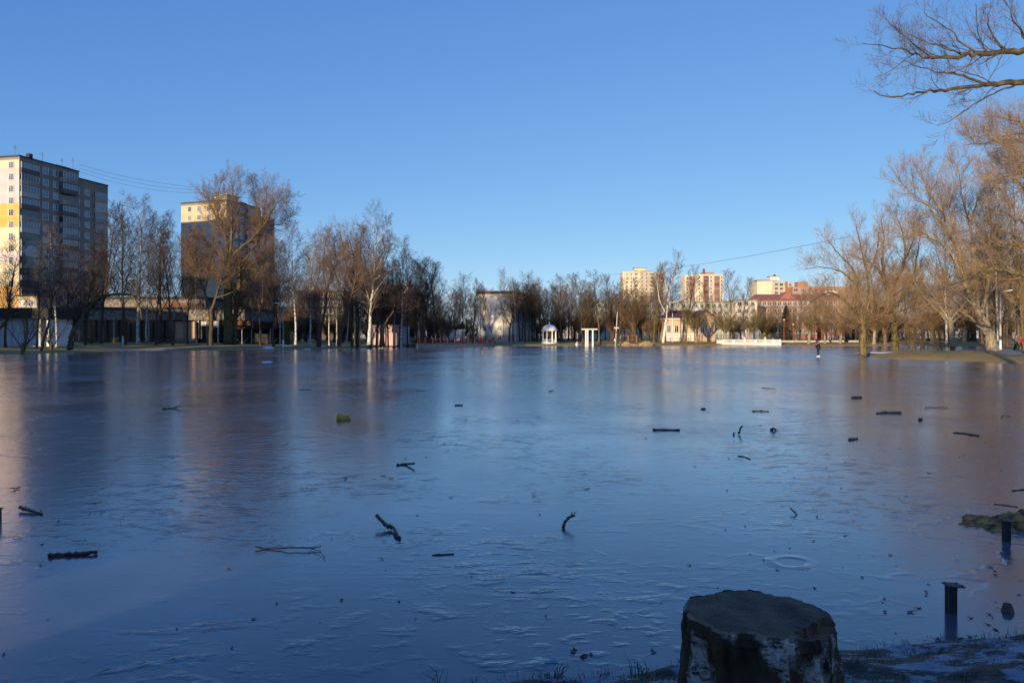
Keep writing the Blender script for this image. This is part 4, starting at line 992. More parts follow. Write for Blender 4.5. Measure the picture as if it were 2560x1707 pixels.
D = dep(884,.35)+4; x = gx(2216, 92); r = thing('marker_stick', 'thin reddish stick standing at the tip of the spit', 'stick', (x, 92, gh(x, 92))); q = MB(); q.tube([Vector((0,0,-.3)), Vector((.02,0,1.0))], [.025,.02], 6); q.build('shaft', M['rust'], r); q = MB(); q.box(-.03,.07,-.03,.03,1.001,1.1); q.build('tip', M['red_paint'], r)

# far shore stumps, snow patches, straw clumps, small conifers, hedge
def small_stump(label, px, D, rr, h):
    x = gx(px, D); r = thing('tree_stump', label, 'stump', (x, D, gh(x, D))); q = MB(); q.lathe([(rr*1.5,-.1),(rr*1.2,.08),(rr,.3),(rr*.95,h)], 14); q.build('bark', M['bark_pale'], r, True)
    q = MB(); q.lathe([(rr*.93,h+.002),(rr*.9,h+.03),(.01,h+.035)], 14); q.build('cut_face', M['bark_olive'], r)
small_stump('pale cut stump near the ice edge below the shaded tower', 616, 132, .32, .72); small_stump('cut stump at the ice edge below the brown willow', 845.5, 141, .25, .62)
def mound(name, label, cat, px, py, D, rx, ry, h, m, seed, z=None):
    rg = random.Random(seed); x = gx(px, D); g = gh(x, D) if z is None else z; q = MB(); k = 22; vs = [(0,0,h)]
    ph = [rg.uniform(0,6.28) for _ in range(4)]
    for ring, hh in ((.35,.92),(.7,.6),(1.0,-.15)):
        for j in range(k):
            a = 2*math.pi*j/k; w = 1+.22*math.sin(2*a+ph[0])+.13*math.sin(3*a+ph[1])+.08*math.sin(7*a+ph[2])
            vs.append((rx*ring*w*math.cos(a), ry*ring*w*math.sin(a), h*hh*(1+.2*rg.uniform(-1,1))))
    fs = [(0,1+j,1+(j+1)%k) for j in range(k)]
    for rI in range(2): fs += [(1+rI*k+j, 1+(rI+1)*k+j, 1+(rI+1)*k+(j+1)%k, 1+rI*k+(j+1)%k) for j in range(k)]
    q.add(vs, fs); o = q.build(name, m, None, True); o.location = (x, D, g); return tag(o, label, cat)
for i, (lab, px, D, rx, h) in enumerate((('snow patch at the ice edge right of the pale stump', 670, 136, 1.0, .3), ('snow patch on the grass beside the thuja', 720, 146, .8, .25), ('snow patch at the ice edge right of the grass verge', 768, 142, .85, .35), ('small snow patch under the left bank birches', 808, 152, .5, .25), ('long thin snow patch on the tip of the grassy spit', 2205, 88.5, 2.6, .12), ('low snow lump frozen on the ice off the left bank', 668, 66.5, .5, .10))):
    mound('snow_patch', lab, 'snow', px, 0, D, rx, .9 if i != 4 else 1.3, h, M['snow'], i, z=.0 if i == 5 else None)
def straw(label, px, D, rx, h, n, seed):
    rg = random.Random(seed); x = gx(px, D); q = MB()
    for _ in range(n):
        a = rg.uniform(0,6.28); rr = math.sqrt(rg.random()); bx, by = rx*rr*math.cos(a), .8*rx*rr*math.sin(a); hh = h*rg.uniform(.6,1.1)*(1.1-.5*rr)
        dx, dy = math.cos(a)*rr*rg.uniform(.2,.8)*h*.7, math.sin(a)*rr*.5
        q.tube([Vector((bx,by,-.1)), Vector((bx+dx*.4,by+dy*.4,hh*.7)), Vector((bx+dx,by+dy,hh*(.95-.3*rr)))], [.03,.025,.012], 3)
    o = q.build('straw_clump', M['straw']); o.location = (x, D, gh(x, D)); tag(o, label, 'grass clump')
M['straw'] = mat('straw', (.60,.47,.24), (.42,.32,.15), 1.5, .9)
straw('large dry straw clump just right of the leaning pole', 1563, 206.5, 1.3, 1.6, 420, 1); straw('low dry straw clump between the two larger ones', 1585, 206, 1.5, 1.0, 380, 2); straw('dry straw clump nearest the white birch', 1616, 207, 1.7, 1.5, 460, 3)
def conifer(label, px, ytop, D, rad, m, seed, dens=1.0, tiers=False, name='thuja'):
    rg = random.Random(seed); x = gx(px, D); g = gh(x, D); H = gz(ytop, D)-g; root = thing(name, label, 'conifer', (x, D, g)); C = MB(); T = MB()
    T.tube([Vector((0,0,-.2)), Vector((0,0,H*.95))], [rad*.12+.04, .02], 7); T.build('trunk', M['bark_dark'], root)
    n = int(H*rad*230*dens)
    for _ in range(n):
        t = rg.random()**(1.35); z = .12+t*(H-.15); rr = rad*((1-t)**(.8 if tiers else .55))*(1 if not tiers else .75+.35*abs(math.sin(z*3.6)))
        if not tiers: rr *= min(1, .45+t*4)
        q_ = rr*rg.uniform(.35,1.05); a = rg.uniform(0,6.28); p = Vector((q_*math.cos(a), q_*math.sin(a), z))
        out = Vector((math.cos(a), math.sin(a), -.35 if tiers else 1.1)).normalized(); sz = rg.uniform(.14,.34)*(1.2 if tiers else .8)
        sd = out.cross(Vector((rg.gauss(0,1),rg.gauss(0,1),rg.gauss(0,1)))).normalized()*sz*.28
        e = p+out*sz; m_ = p+out*sz*.5
        C.add([tuple(p), tuple(m_+sd), tuple(e), tuple(m_-sd)], [(0,1,2,3)])
    C.build('crown', M[m], root); return root
M['thuja'] = mat('thuja_leaf', (.10,.12,.02), (.19,.18,.03), 2, .7); M['spruce'] = mat('spruce_needle', (.018,.025,.016), (.06,.055,.035), 1.2, .8)
conifer('small yellow-green thuja in front of the shop hedge', 229, 823, 146, .8, 'thuja', 1); conifer('yellow-green thuja beside the bluish lamp pole', 719, 803, 150, 1.15, 'thuja', 2)
for i, px in enumerate((1903.5, 1913.5, 1926)): conifer(('leftmost of three slim thujas behind the balustrade', 'middle of three slim thujas behind the balustrade', 'rightmost of three slim thujas behind the balustrade')[i], px, 834, 216, .48, 'thuja', 5+i)
conifer('dark spruce in front of the low pale school', 1965, 764, 244, 2.7, 'spruce', 9, 1.2, True, 'spruce_tree')
M['orange_leaf'] = mat('orange_shrub', (.28,.10,.03), (.20,.075,.03), 3, .8)
conifer('small orange-brown bush in front of the peach house', 1710, 838, 214, .55, 'orange_leaf', 12)
def hedge(label, pxa, pxb, D, h, w, m, seed):
    rg = random.Random(seed); xa, xb = gx(pxa, D), gx(pxb, D); root = thing('hedge', label, 'hedge', (xa, D, gh((xa+xb)/2, D))); L = xb-xa; q = MB()
    for _ in range(int(L*60)):
        x = rg.uniform(0, L); y = rg.uniform(0, w); z = rg.uniform(0, h*.8); d = Vector((rg.gauss(0,.35), rg.gauss(0,.35), 1)).normalized()*rg.uniform(.25,.5)
        p = Vector((x, y, z)); q.tube([p, p+d], [.014,.008], 3)
    q.build('crown', M[m], root); q = MB()
    for i in range(int(L/.8)): q.tube([Vector((.4+.8*i, w/2, -.2)), Vector((.4+.8*i, w/2, h*.6))], [.03,.02], 4)
    q.build('stem', M['bark_dark'], root)
hedge('clipped russet hedge in front of the left part of the shop', 190, 345, 152, 1.25, 1.0, 'twig_russet', 3); hedge('clipped russet hedge in front of the middle of the shop', 348, 462, 154, 1.2, 1.0, 'twig_russet', 4)
hedge('low russet hedge on the far shore left of the balustrade', 1725, 1795, 213, .55, .9, 'twig_russet', 6); hedge('low russet hedge just right of the balustrade', 1985, 2012, 212, .7, .9, 'twig_russet', 7)

# overhead cables
def cable(label, a, b, sag, r):
    a, b = Vector(a), Vector(b); pts = [a.lerp(b, t/24)-Vector((0,0,sag*4*(t/24)*(1-t/24))) for t in range(25)]
    q = MB(); q.tube(pts, [r]*25, 5); tag(q.build('overhead_cable', M['black_iron']), label, 'cable')
for i, lab in enumerate(('uppermost cable between the two apartment towers', 'middle cable between the two apartment towers', 'lowest cable between the two apartment towers')):
    cable(lab, (gx(198,200), 200, gz(412+9*i,200)), (gx(497+8*i,243), 243, gz(468+7*i,243)), 1.0+.3*i, .03)
cable('long thin cable rising over the far yellow towers towards the right', (gx(1466,240), 240, gz(690,240)), (gx(2130,120), 120, gz(590,120)), 1.2, .03)

# ------------------------------------------------------------------ things frozen on the ice
M['wood_wet'] = mat('wood_wet', (.075,.050,.032), (.19,.13,.082), 9, .7, (1,1,1), bump=.004)
M['wood_red'] = mat('wood_red', (.14,.05,.03), (.10,.04,.025), 9, .7, bump=.004)
M['wood_pale'] = mat('wood_pale', (.34,.27,.17), (.20,.155,.10), 7, .8, bump=.004)
M['wood_orange'] = mat('wood_orange', (.60,.25,.10), (.42,.17,.07), 9, .7, bump=.004)
ICE = 'branches and wood scraps frozen on the ice'
def stick(name, label, pts, r0, r1, m='wood_wet', lift=0.0, subs=(), cat='branch', k=7, seed=0, grp=ICE):
    """pts: source pixels of the piece where it lies on the ice (optional third value: height above ice)"""
    rg = random.Random(seed+int(pts[0][0])); W = []
    for p in pts:
        z = (p[2] if len(p) > 2 else 0)+r0*.35; D = (CZ-z)*F/(p[1]-HY) if len(p) < 4 else p[3]; W.append(Vector((gx(p[0], D), D, z)))
    o0 = W[0].copy(); o0.z = 0
    Q = []
    for i in range(len(W)-1):
        n = 6
        for s in range(n): Q.append(W[i].lerp(W[i+1], s/n)-o0+Vector((0,rg.gauss(0,1),rg.gauss(0,1)*.5))*r0*.25)
    Q.append(W[-1]-o0); n = len(Q)-1
    kf = .72 if r0 < .016 else .6
    r0 *= kf; r1 *= kf
    q = MB(); q.tube(Q, [(r0+(r1-r0)*i/n)*rg.uniform(.86,1.14) for i in range(n+1)], k)
    jt = .16 if k > 4 else .05
    q.v = [(a+rg.gauss(0, 1)*r0*jt, b_+rg.gauss(0, 1)*r0*jt*(2.2 if i < k or i >= n*k else 1), c+rg.gauss(0, 1)*r0*jt) for i, (a, b_, c) in enumerate(q.v)]
    if k > 5 and r0 > .014 and n >= 6:
        for _ in range(2):
            p = Q[rg.randrange(2, n-1)]; d = Vector((rg.gauss(0,1), rg.gauss(0,1), abs(rg.gauss(0,1)))).normalized(); q.tube([p, p+d*r0*rg.uniform(1.3,2.2)], [r0*.42, r0*.3], 5)
    for s in subs:
        S_ = []
        for p in s: D = (CZ-(p[2] if len(p) > 2 else .01))*F/(p[1]-HY); S_.append(Vector((gx(p[0], D), D, p[2] if len(p) > 2 else .012))-o0)
        q.tube(S_, [r1*.6]*(len(S_)-1)+[r1*.3], 5)
    o = q.build(name, M[m], None, True); o.location = (o0.x, o0.y, 0); return tag(o, label, cat, grp)
stick('branch', 'forked stick on the ice below the shaded tower\'s reflection', [(406,1022),(425,1021),(440,1018,.03),(452,1013,.09)], .035, .022, subs=[[(432,1020,.03),(447,1024),(458,1027)]])
stick('branch', 'thin stick lying on the ice, farthest of the left-hand pieces', [(748,975),(763,974),(779,974.5)], .03, .012)
stick('plank', 'short dark plank on the ice in the middle distance', [(1137,1013),(1156,1012.5)], .045, .045, cat='plank', k=4)
stick('branch', 'tiny dark stick on the ice straight below the pergola', [(1372,978),(1383,976)], .035, .03)
stick('branch', 'thin grey stick on the ice left of the pale house reflection', [(1041,978),(1064,976)], .02, .015)
stick('log', 'dark log tilted up to the right on mid ice left of centre', [(991,1162),(1012,1160),(1035,1158,.05)], .028, .03, cat='log')
stick('plank', 'long straight dark plank on the ice right of centre', [(1632,1074),(1699,1074.5)], .040, .040, cat='plank', k=4)
stick('wood_block', 'orange-brown wood block on the ice below the skater', [(2129,993),(2154,993)], .085, .085, 'wood_orange', cat='wood', k=5)
stick('log', 'pale-tipped log on the ice at the right, below the spit', [(2192,1033),(2215,1031),(2253,1032)], .04, .075, 'wood_pale', cat='log')
stick('plank', 'small dark wood piece on the ice below the red pole', [(1753,1022),(1763,1022)], .05, .05, cat='plank', k=4)
stick('branch', 'dark stick with a bump in the middle, right of centre', [(1881,1028),(1900,1027),(1922,1028)], .028, .022, subs=[[(1900,1027),(1906,1024,.06)]])
stick('branch', 'thin twig on the ice below the balustrade', [(1905,970),(1920,970.5),(1939,971)], .025, .012)
stick('wood_stub', 'upright dark stub of wood sticking out of the ice', [(1847,1085),(1851,1078,.10,16.9),(1856,1071,.15,16.9)], .035, .028, cat='stub')
stick('wood_stub', 'small stub just left of the upright one on the ice', [(1833,1086),(1836,1082,.03)], .035, .03, cat='stub')
stick('wood_scrap', 'dark clump of wood scraps right of the upright stub', [(1928,1074),(1934,1072,.03),(1940,1073)], .05, .02, subs=[[(1934,1072,.03),(1942,1076),(1947,1074)]], cat='scrap')
stick('log', 'short olive log end on the ice right of the clump', [(2122,1098),(2142,1096)], .045, .055, 'wood_pale', cat='log')
stick('branch', 'slightly bent stick on the ice, lower right of the long plank', [(1845,1139),(1860,1141),(1876,1147)], .018, .014)
stick('branch', 'thin angled twig on the ice above the metal posts', [(1992,1286),(1984,1278,.03),(1976,1270,.05)], .012, .008, subs=[[(1976,1270,.05),(1984,1267,.05)]])
stick('stone', 'small brown stone on the ice at the right', [(2298,1049),(2304,1047)], .06, .05, 'wood_pale', cat='stone')
stick('branch', 'long thin branch on the ice below the big leaning willow', [(2383,1081),(2410,1083),(2430,1087),(2447,1089)], .022, .03)
stick('branch', 'crooked thin twig on the ice right of the pale-tipped log', [(2313,1018),(2340,1019),(2356,1017,.02),(2369,1020)], .018, .010)
stick('branch', 'curly thin twig at the right edge of the ice', [(2502,1042),(2512,1038,.03),(2528,1041)], .016, .008)
stick('branch', 'thin twig floating out of the right edge above the brown rock', [(2531,1226),(2560,1223)], .014, .012)
stick('branch', 'thin line of twig on the ice above the brown rock', [(2484,1259),(2510,1262),(2545,1267)], .010, .006)
stick('log', 'dark bark-covered log on the ice at the left edge', [(50,1267,.03),(75,1277,.01),(106,1284)], .032, .026, cat='log', k=9)
stick('log', 'long dark log lying on the ice, lower left', [(121,1388),(160,1386),(205,1385),(243,1379,.01)], .034, .030, 'wood_red', cat='log', k=9)
stick('branch', 'long thin branch with forked twigs on the ice, lower left of centre', [(637,1366,.02),(670,1371),(720,1369,.02),(775,1369,.02),(802,1366,.02)], .012, .007, subs=[[(670,1370),(655,1376),(640,1380)],[(775,1369,.02),(797,1376,.02),(812,1391,.01),(809,1399)],[(790,1368,.02),(780,1374),(770,1381)]])
stick('branch', 'thick bent branch propped on the ice, centre foreground', [(941,1307,.10,8.65),(952,1322,.07,8.55),(968,1334,.02,8.45),(982,1333,.02,8.42),(992,1338,.01),(1001,1345)], .034, .024, 'wood_wet', k=9)
stick('branch', 'bent branch standing up out of the ice, centre right foreground', [(1408,1318),(1412,1307,.05,8.55),(1420,1299,.08,8.6),(1436,1291,.11,8.6)], .030, .020, 'wood_wet', k=9)
stick('branch', 'thin reddish stick on the ice, centre foreground', [(1080,1387),(1105,1386),(1134,1384)], .011, .013, 'wood_red')
# yellow-olive bag
M['bag'] = mat('bag_plastic', (.88,.40,.003), (.62,.30,.006), 6, .35, bump=.01, spec=.5)
D = dep(1050); x = gx(858, D); q = MB(); k = 20; vs = []
for i, (rr, zz) in enumerate(((.17,0),(.185,.04),(.17,.09),(.12,.12),(.04,.115))):
    for j in range(k):
        a = 2*math.pi*j/k; w = 1+.10*math.sin(3*a+i)+.06*math.sin(7*a+2*i); zz2 = zz*(1+.35*math.cos(a-2.7) * (i > 1))
        vs.append((rr*w*math.cos(a), .6*rr*w*math.sin(a), zz2))
q.add(vs, [(i*k+j, i*k+(j+1)%k, (i+1)*k+(j+1)%k, (i+1)*k+j) for i in range(4) for j in range(k)]+[tuple(range(4*k,5*k))])
bag = q.build('plastic_bag', M['bag'], None, True); bag.location = (x, D, 0); tag(bag, 'crumpled yellow-olive plastic bag on the ice', 'bag')
q = MB(); q.add([(-.17,-.03,.08),(-.12,-.05,.10),(-.13,.02,.19),(-.09,.03,.15),(-.15,.05,.10)], [(0,1,3,2),(0,2,4),(1,4,3),(2,3,4)]); q.add([(.09,-.03,.10),(.16,-.02,.07),(.13,.03,.155),(.10,.05,.10)], [(0,1,2),(0,2,3),(1,3,2)]); q.build('handle', M['bag'], bag)
# metal posts
M['post_steel'] = mat('post_steel', (.022,.022,.026), (.045,.035,.03), 14, .6, spec=.5)
def steel_post(label, px, py, w, ht, pl, yaw):
    D = dep(py); r = thing('steel_post', label, 'post', (gx(px, D), D, 0), R(yaw), 'steel posts standing in the ice')
    q = MB(); q.box(-w/2, w/2, -w/2, w/2, -.05, ht); q.box(-w/2-.004, w/2+.004, -w/2-.004, w/2+.004, ht*.86, ht*.88); q.build('shaft', M['post_steel'], r)
    q = MB(); q.box(-pl/2, pl/2, -pl/2*.8, pl/2*.8, ht+.001, ht+.009); p = q.build('top_plate', M['post_steel'], r); p.rotation_euler = (R(2), R(4), 0)
    for a in (-1,1):
        for b in (-1,1): q = MB(); q.lathe([(.006,ht+.010),(.006,ht+.016)], 8, a*pl*.38, b*pl*.28); q.build('bolt', M['black_iron'], p)
steel_post('steel post with a flat square top plate right of the birch stump', 2377.5, 1531, .060, .205, .125, 6)
steel_post('steel post in front of the brown rock at the right edge', 2516, 1353, .058, .205, .12, 4)
steel_post('steel post cut by the left edge of the picture', -6, 1305, .06, .15, .08, 10)
# rock at the right edge
M['rock'] = mat('rock_brown', (.13,.055,.018), (.78,.37,.11), 9, .9, bump=.03, bscale=18)
def rock(name, label, px, py, L, Wd, H, m, seed, cat='rock', yaw=0):
    rg = random.Random(seed); D = dep(py); q = MB(); nu, nv = (120, 26) if name == 'rock' else (36, 12); vs = []; off = [rg.uniform(0,6.28) for _ in range(8)]
    for i in range(nv+1):
        ph = math.pi/2*i/nv*1.0
        for j in range(nu):
            a = 2*math.pi*j/nu; x, y, z = math.cos(a)*math.cos(ph), math.sin(a)*math.cos(ph), math.sin(ph)
            w = 1+.13*math.sin(2.3*x*2+off[0]+y*2)+.09*math.sin(5*y+off[1]+3*x)+.06*math.sin(9*x+off[2]+4*z)+.04*math.sin(15*y+off[3]+11*x)
            if name == 'rock':
                n_ = mnoise.fractal(Vector((x*2.6, y*1.5, z*1.6)), .9, 2.0, 5); w += .10*n_; z = z*(1+.35*n_)
            vs.append((x*L*w, y*Wd*w, z*H*w*((.42+.58*min(1, max(0, (x+1)*.75))) if name == 'rock' else 1)-.03+(.012*math.sin(31*x+3)*math.sin(23*y+1) if name == 'rock' else 0)))
    q.add(vs, [(i*nu+j, i*nu+(j+1)%nu, (i+1)*nu+(j+1)%nu, (i+1)*nu+j) for i in range(nv) for j in range(nu)]); o = q.build(name, M[m], None, True)
    o.location = (gx(px, D), D, 0); o.rotation_euler = (0,0,R(yaw)); return tag(o, label, cat)
rock('rock', 'long low brown rock breaking the ice at the right edge', 2520, 1312, 0.62, .30, .145, 'rock', 4, yaw=3)
rock('clod', 'black leafy clod on the ice right of the nearest steel post', 2520, 1529, .052, .04, .085, 'wood_wet', 8, 'clod')
rock('clod', 'flat dark clump frozen into the ice, lower centre left', 896, 1567, .075, .05, .012, 'wood_wet', 15, 'clod')
rock('clod', 'small dark clod on the ice, centre foreground', 1047, 1511, .014, .012, .016, 'wood_wet', 19, 'clod')
M['iceclump'] = mat('ice_clump', (.35,.42,.50), (.25,.31,.40), 20, .25, spec=.6)
rock('ice_clump', 'clear lump of ice standing up near the grass at the bottom', 1379, 1652, .045, .035, .05, 'iceclump', 23, 'ice')
# raised frozen ring left by a refrozen hole
D = dep(1405); q = MB(); vs = []; kk = 64; pr = [(.105,-.004),(.125,.004),(.145,.013),(.160,.018),(.178,.017),(.20,.011),(.235,.004),(.275,-.004)]
for i, (rr, zz) in enumerate(pr):
    for j in range(kk):
        a = 2*math.pi*j/kk; w = 1+.06*math.sin(2*a+.5)+.03*math.sin(5*a+i*.3); vs.append((rr*w*math.cos(a), rr*w*math.sin(a), zz*(.75+.5*math.sin(a*1.5)**2)))
q.add(vs, [(i*kk+j, (i+1)*kk+j, (i+1)*kk+(j+1)%kk, i*kk+(j+1)%kk) for i in range(len(pr)-1) for j in range(kk)]); q.f = [f[::-1] for f in q.f]
o = q.build('ice_ring', M['ice'], None, True); o.scale = (1,1.05,.24); o.location = (gx(1978, D), D, 0); tag(o, 'raised ring of refrozen ice above the birch stump', 'ice')

# leaves and scraps
M['leaf_brown'] = mat('leaf_brown', (.10,.055,.025), (.06,.035,.02), 20, .8); M['leaf_dark'] = mat('leaf_dark', (.035,.024,.017), (.055,.035,.022), 20, .8); M['leaf_orange'] = mat('leaf_orange', (.26,.10,.035), (.18,.07,.03), 20, .8)
def leaf_mesh(seed, m):
    rg = random.Random(seed); q = MB(); n = 11; vs = []
    for j in range(n):
        a = 2*math.pi*j/n; w = (1.0 if j % 2 else .62)*rg.uniform(.8,1.15); x, y = w*math.cos(a), .7*w*math.sin(a); vs.append((x, y, .10+.38*x*x*rg.uniform(.4,1.2)+.30*abs(y)*rg.random()))
    vs2 = [(x*.96, y*.96, z-.05) for x, y, z in vs]; vs = [(0,0,.12)]+vs+[(0,0,.06)]+vs2
    fs = [(0,1+j,1+(j+1)%n) for j in range(n)]+[(n+1,n+2+(j+1)%n,n+2+j) for j in range(n)]+[(1+j,n+2+j,n+2+(j+1)%n,1+(j+1)%n) for j in range(n)]
    q.add(vs, fs); q.tube([Vector((-.8,0,.2)), Vector((-1.5,.1,.25))], [.05,.03], 4); return q.mesh('leaf', [M[m]])
LM = [leaf_mesh(i, m) for i, m in enumerate(('leaf_dark','leaf_dark','leaf_brown','leaf_dark','leaf_orange','leaf_brown'))]
rl = random.Random(21)
def leaf(px, py, s, k=None, label=None, group='fallen leaves frozen on the ice'):
    D = dep(py); o = link('leaf', LM[k if k is not None else rl.choice((0,0,1,1,2,3,3,5,0,1,2,3))], None, (gx(px, D), D, .001), rl.uniform(0,6.28))
    o.scale = (s, s, s*rl.uniform(.8,1.3)); tag(o, label or 'small dark fallen leaf frozen flat on the pond ice', 'leaf', group)
NL = [(1434,1628,.034,5,'reddish curled leaf on the ice near the bottom, left of the stump'),(1460,1640,.036,5,'larger curled leaf in front of the reddish one near the bottom'),(1478,1636,.022,2,None),(1634,1630,.030,4,'orange leaf on the ice just left of the stump'),
      (2275,1530,.034,2,'brown leaf on the ice between the stump and the nearest post'),(2298,1521,.026,2,None),(2206,1506,.014,2,None),(2037,1470,.022,5,'brown leaf on the ice straight above the stump'),(1794,1469,.014,2,None),(1725,1413,.024,4,'orange leaf on the ice up left of the stump'),
      (2227,1388,.022,4,'orange-brown leaf on the ice above the nearest steel post'),(1468,1223,.045,5,'brown leaf on the ice, centre right'),(572,1422,.028,4,'orange leaf on the ice, left of the foreground'),(955,1397,.024,0,None),(42,1222,.075,1,'dark oval leaf on the ice at the left edge'),
      (2345,1600,.030,2,None),(2400,1597,.030,1,None),(2425,1592,.026,1,None),(2447,1600,.022,2,None),(2471,1562,.024,2,None),(2490,1575,.028,1,None),(2428,1546,.022,2,None),(2316,1480,.022,2,None),(2315,1488,.018,2,None),(2405,1462,.016,1,None),(2488,1428,.022,1,None),(2478,1418,.028,1,None),(2392,1400,.014,1,None),(2547,1487,.02,1,None),
      (1336,1240,.03,4,'small orange leaf on the ice, centre'),(1128,1244,.03,4,'small orange-brown leaf on the ice, left of centre'),(864,1198,.05,1,None),(957,1190,.04,1,None),(976,1197,.04,1,None)]
for a in NL: leaf(a[0], a[1], a[2], a[3], a[4])
for _ in range(215):
    v = rl.random()
    py = 1000+ 640*v**1.25 if rl.random() < .7 else rl.uniform(960, 1160); px = rl.uniform(0, 2560) if rl.random() < .62 else rl.uniform(1900, 2560)
    if 1690 < px < 2120 and py > 1470: continue
    if px > 2360 and 1270 < py < 1335: continue
    if py > 1590 and px > 1350: continue
    leaf(px, py, rl.uniform(.007,.019)*(1+dep(py)*.055))

# ------------------------------------------------------------------ near bank: birch stump, tufts
def stump_bark():
    m, nt, b = nodes('stump_birch_bark'); L = nt.links.new
    tc = N(nt, 'ShaderNodeTexCoord')
    def nz(sc, st, det=6, ro=.6):
        mp = N(nt, 'ShaderNodeMapping'); mp.inputs['Scale'].default_value = st; n = N(nt, 'ShaderNodeTexNoise'); n.inputs['Scale'].default_value = sc; n.inputs['Detail'].default_value = det; n.inputs['Roughness'].default_value = ro
        L(tc.outputs['Object'], mp.inputs['Vector']); L(mp.outputs[0], n.inputs['Vector']); return n.outputs['Fac']
    def ramp(s, a, b_, c1, c2):
        r = N(nt, 'ShaderNodeValToRGB'); r.color_ramp.elements[0].position = a; r.color_ramp.elements[0].color = c4(c1); r.color_ramp.elements[1].position = b_; r.color_ramp.elements[1].color = c4(c2); L(s, r.inputs['Fac']); return r.outputs['Color']
    dark = ramp(nz(7, (1,1,.35)), .35, .7, (.034,.021,.013), (.15,.092,.05))
    white = ramp(nz(24, (1,1,2.0), 8, .7), .40, .53, (.050,.036,.027), (.62,.53,.45))
    # white peeling patches: more on the right front
    sep = N(nt, 'ShaderNodeSeparateXYZ'); L(tc.outputs['Object'], sep.inputs[0])
    mk = N(nt, 'ShaderNodeMapRange'); mk.inputs['From Min'].default_value = -.25; mk.inputs['From Max'].default_value = .22; mk.inputs['To Min'].default_value = -.05; mk.inputs['To Max'].default_value = .12; L(sep.outputs['X'], mk.inputs['Value'])
    ad = N(nt, 'ShaderNodeMath', operation='ADD'); L(nz(4.2, (1,1,.55), 6, .55), ad.inputs[0]); L(mk.outputs[0], ad.inputs[1])
    mr = N(nt, 'ShaderNodeMapRange'); mr.inputs['From Min'].default_value = .515; mr.inputs['From Max'].default_value = .575; L(ad.outputs[0], mr.inputs['Value'])
    mx = N(nt, 'ShaderNodeMix', data_type='RGBA'); L(mr.outputs[0], mx.inputs[0]); L(dark, mx.inputs[6]); L(white, mx.inputs[7]); L(mx.outputs[2], b.inputs['Base Color'])
    b.inputs['Roughness'].default_value = .85; b.inputs['Specular IOR Level'].default_value = .2
    h = N(nt, 'ShaderNodeMath', operation='ADD'); L(nz(14, (1,1,.5), 8, .7), h.inputs[0]); L(nz(5, (1,1,.3)), h.inputs[1])
    bp = N(nt, 'ShaderNodeBump'); bp.inputs['Distance'].default_value = .022; L(h.outputs[0], bp.inputs['Height']); L(bp.outputs['Normal'], b.inputs['Normal'])
    return m
def cut_mat():
    m, nt, b = nodes('stump_cut_face'); L = nt.links.new
    tc = N(nt, 'ShaderNodeTexCoord'); w = N(nt, 'ShaderNodeTexWave', wave_type='RINGS', rings_direction='Z'); w.inputs['Scale'].default_value = 22; w.inputs['Distortion'].default_value = 3.5; w.inputs['Detail'].default_value = 3
    L(tc.outputs['Object'], w.inputs['Vector'])
    n = N(nt, 'ShaderNodeTexNoise'); n.inputs['Scale'].default_value = 6; n.inputs['Detail'].default_value = 8; L(tc.outputs['Object'], n.inputs['Vector'])
    r = N(nt, 'ShaderNodeValToRGB'); e = r.color_ramp.elements; e[0].position = .3; e[0].color = (.050,.030,.019,1); e[1].position = .72; e[1].color = (.19,.115,.065,1); L(n.outputs['Fac'], r.inputs['Fac'])
    mr = N(nt, 'ShaderNodeMapRange'); mr.inputs['To Min'].default_value = .84; mr.inputs['To Max'].default_value = 1.10; L(w.outputs['Fac'], mr.inputs['Value'])
    mu = N(nt, 'ShaderNodeMix', data_type='RGBA', blend_type='MULTIPLY'); mu.inputs[0].default_value = 1; L(r.outputs['Color'], mu.inputs[6]); L(mr.outputs[0], mu.inputs[7]); L(mu.outputs[2], b.inputs['Base Color'])
    sw = N(nt, 'ShaderNodeTexWave', wave_type='BANDS', bands_direction='DIAGONAL'); sw.inputs['Scale'].default_value = 26; sw.inputs['Distortion'].default_value = 1.5; sw.inputs['Detail'].default_value = 4; L(tc.outputs['Object'], sw.inputs['Vector'])
    hs = N(nt, 'ShaderNodeMath', operation='MULTIPLY_ADD'); hs.inputs[1].default_value = .10; L(sw.outputs['Fac'], hs.inputs[0]); L(n.outputs['Fac'], hs.inputs[2])
    bp = N(nt, 'ShaderNodeBump'); bp.inputs['Distance'].default_value = .008; L(hs.outputs[0], bp.inputs['Height']); L(bp.outputs['Normal'], b.inputs['Normal']); b.inputs['Roughness'].default_value = .75; b.inputs['Specular IOR Level'].default_value = .25
    return m
sx, sy = .914, 2.90; zt_ = 1.045; zg = .30
STW = .925
sb = thing('birch_stump', 'big cut birch stump with peeling white bark on the near bank', 'stump', (sx, sy, zg))
OUT = [(0,.296,-.006),(20,.292,-.004),(40,.262,-.002),(60,.240,.0),(80,.246,.006),(95,.250,.008),(115,.244,.004),(135,.262,.004),(152,.298,.010),(168,.308,.006),(182,.298,.0),(196,.280,-.012),(215,.262,-.022),(235,.232,-.004),(255,.236,-.002),(275,.246,-.002),(295,.254,-.016),(315,.272,-.026),(335,.292,-.034),(350,.294,-.024),(360,.290,-.008)]
oa = np.array(OUT); NU, NV = 220, 60
_g = np.arange(720)*.5; _w = np.hanning(61); _w /= _w.sum()
_r = np.convolve(np.tile(np.interp(_g, oa[:,0], oa[:,1]), 3), _w, 'same')[720:1440]; _z = np.convolve(np.tile(np.interp(_g, oa[:,0], oa[:,2]), 3), _w, 'same')[720:1440]
def so(a): a = a % 360; return np.interp(a, _g, _r, period=360), np.interp(a, _g, _z, period=360)
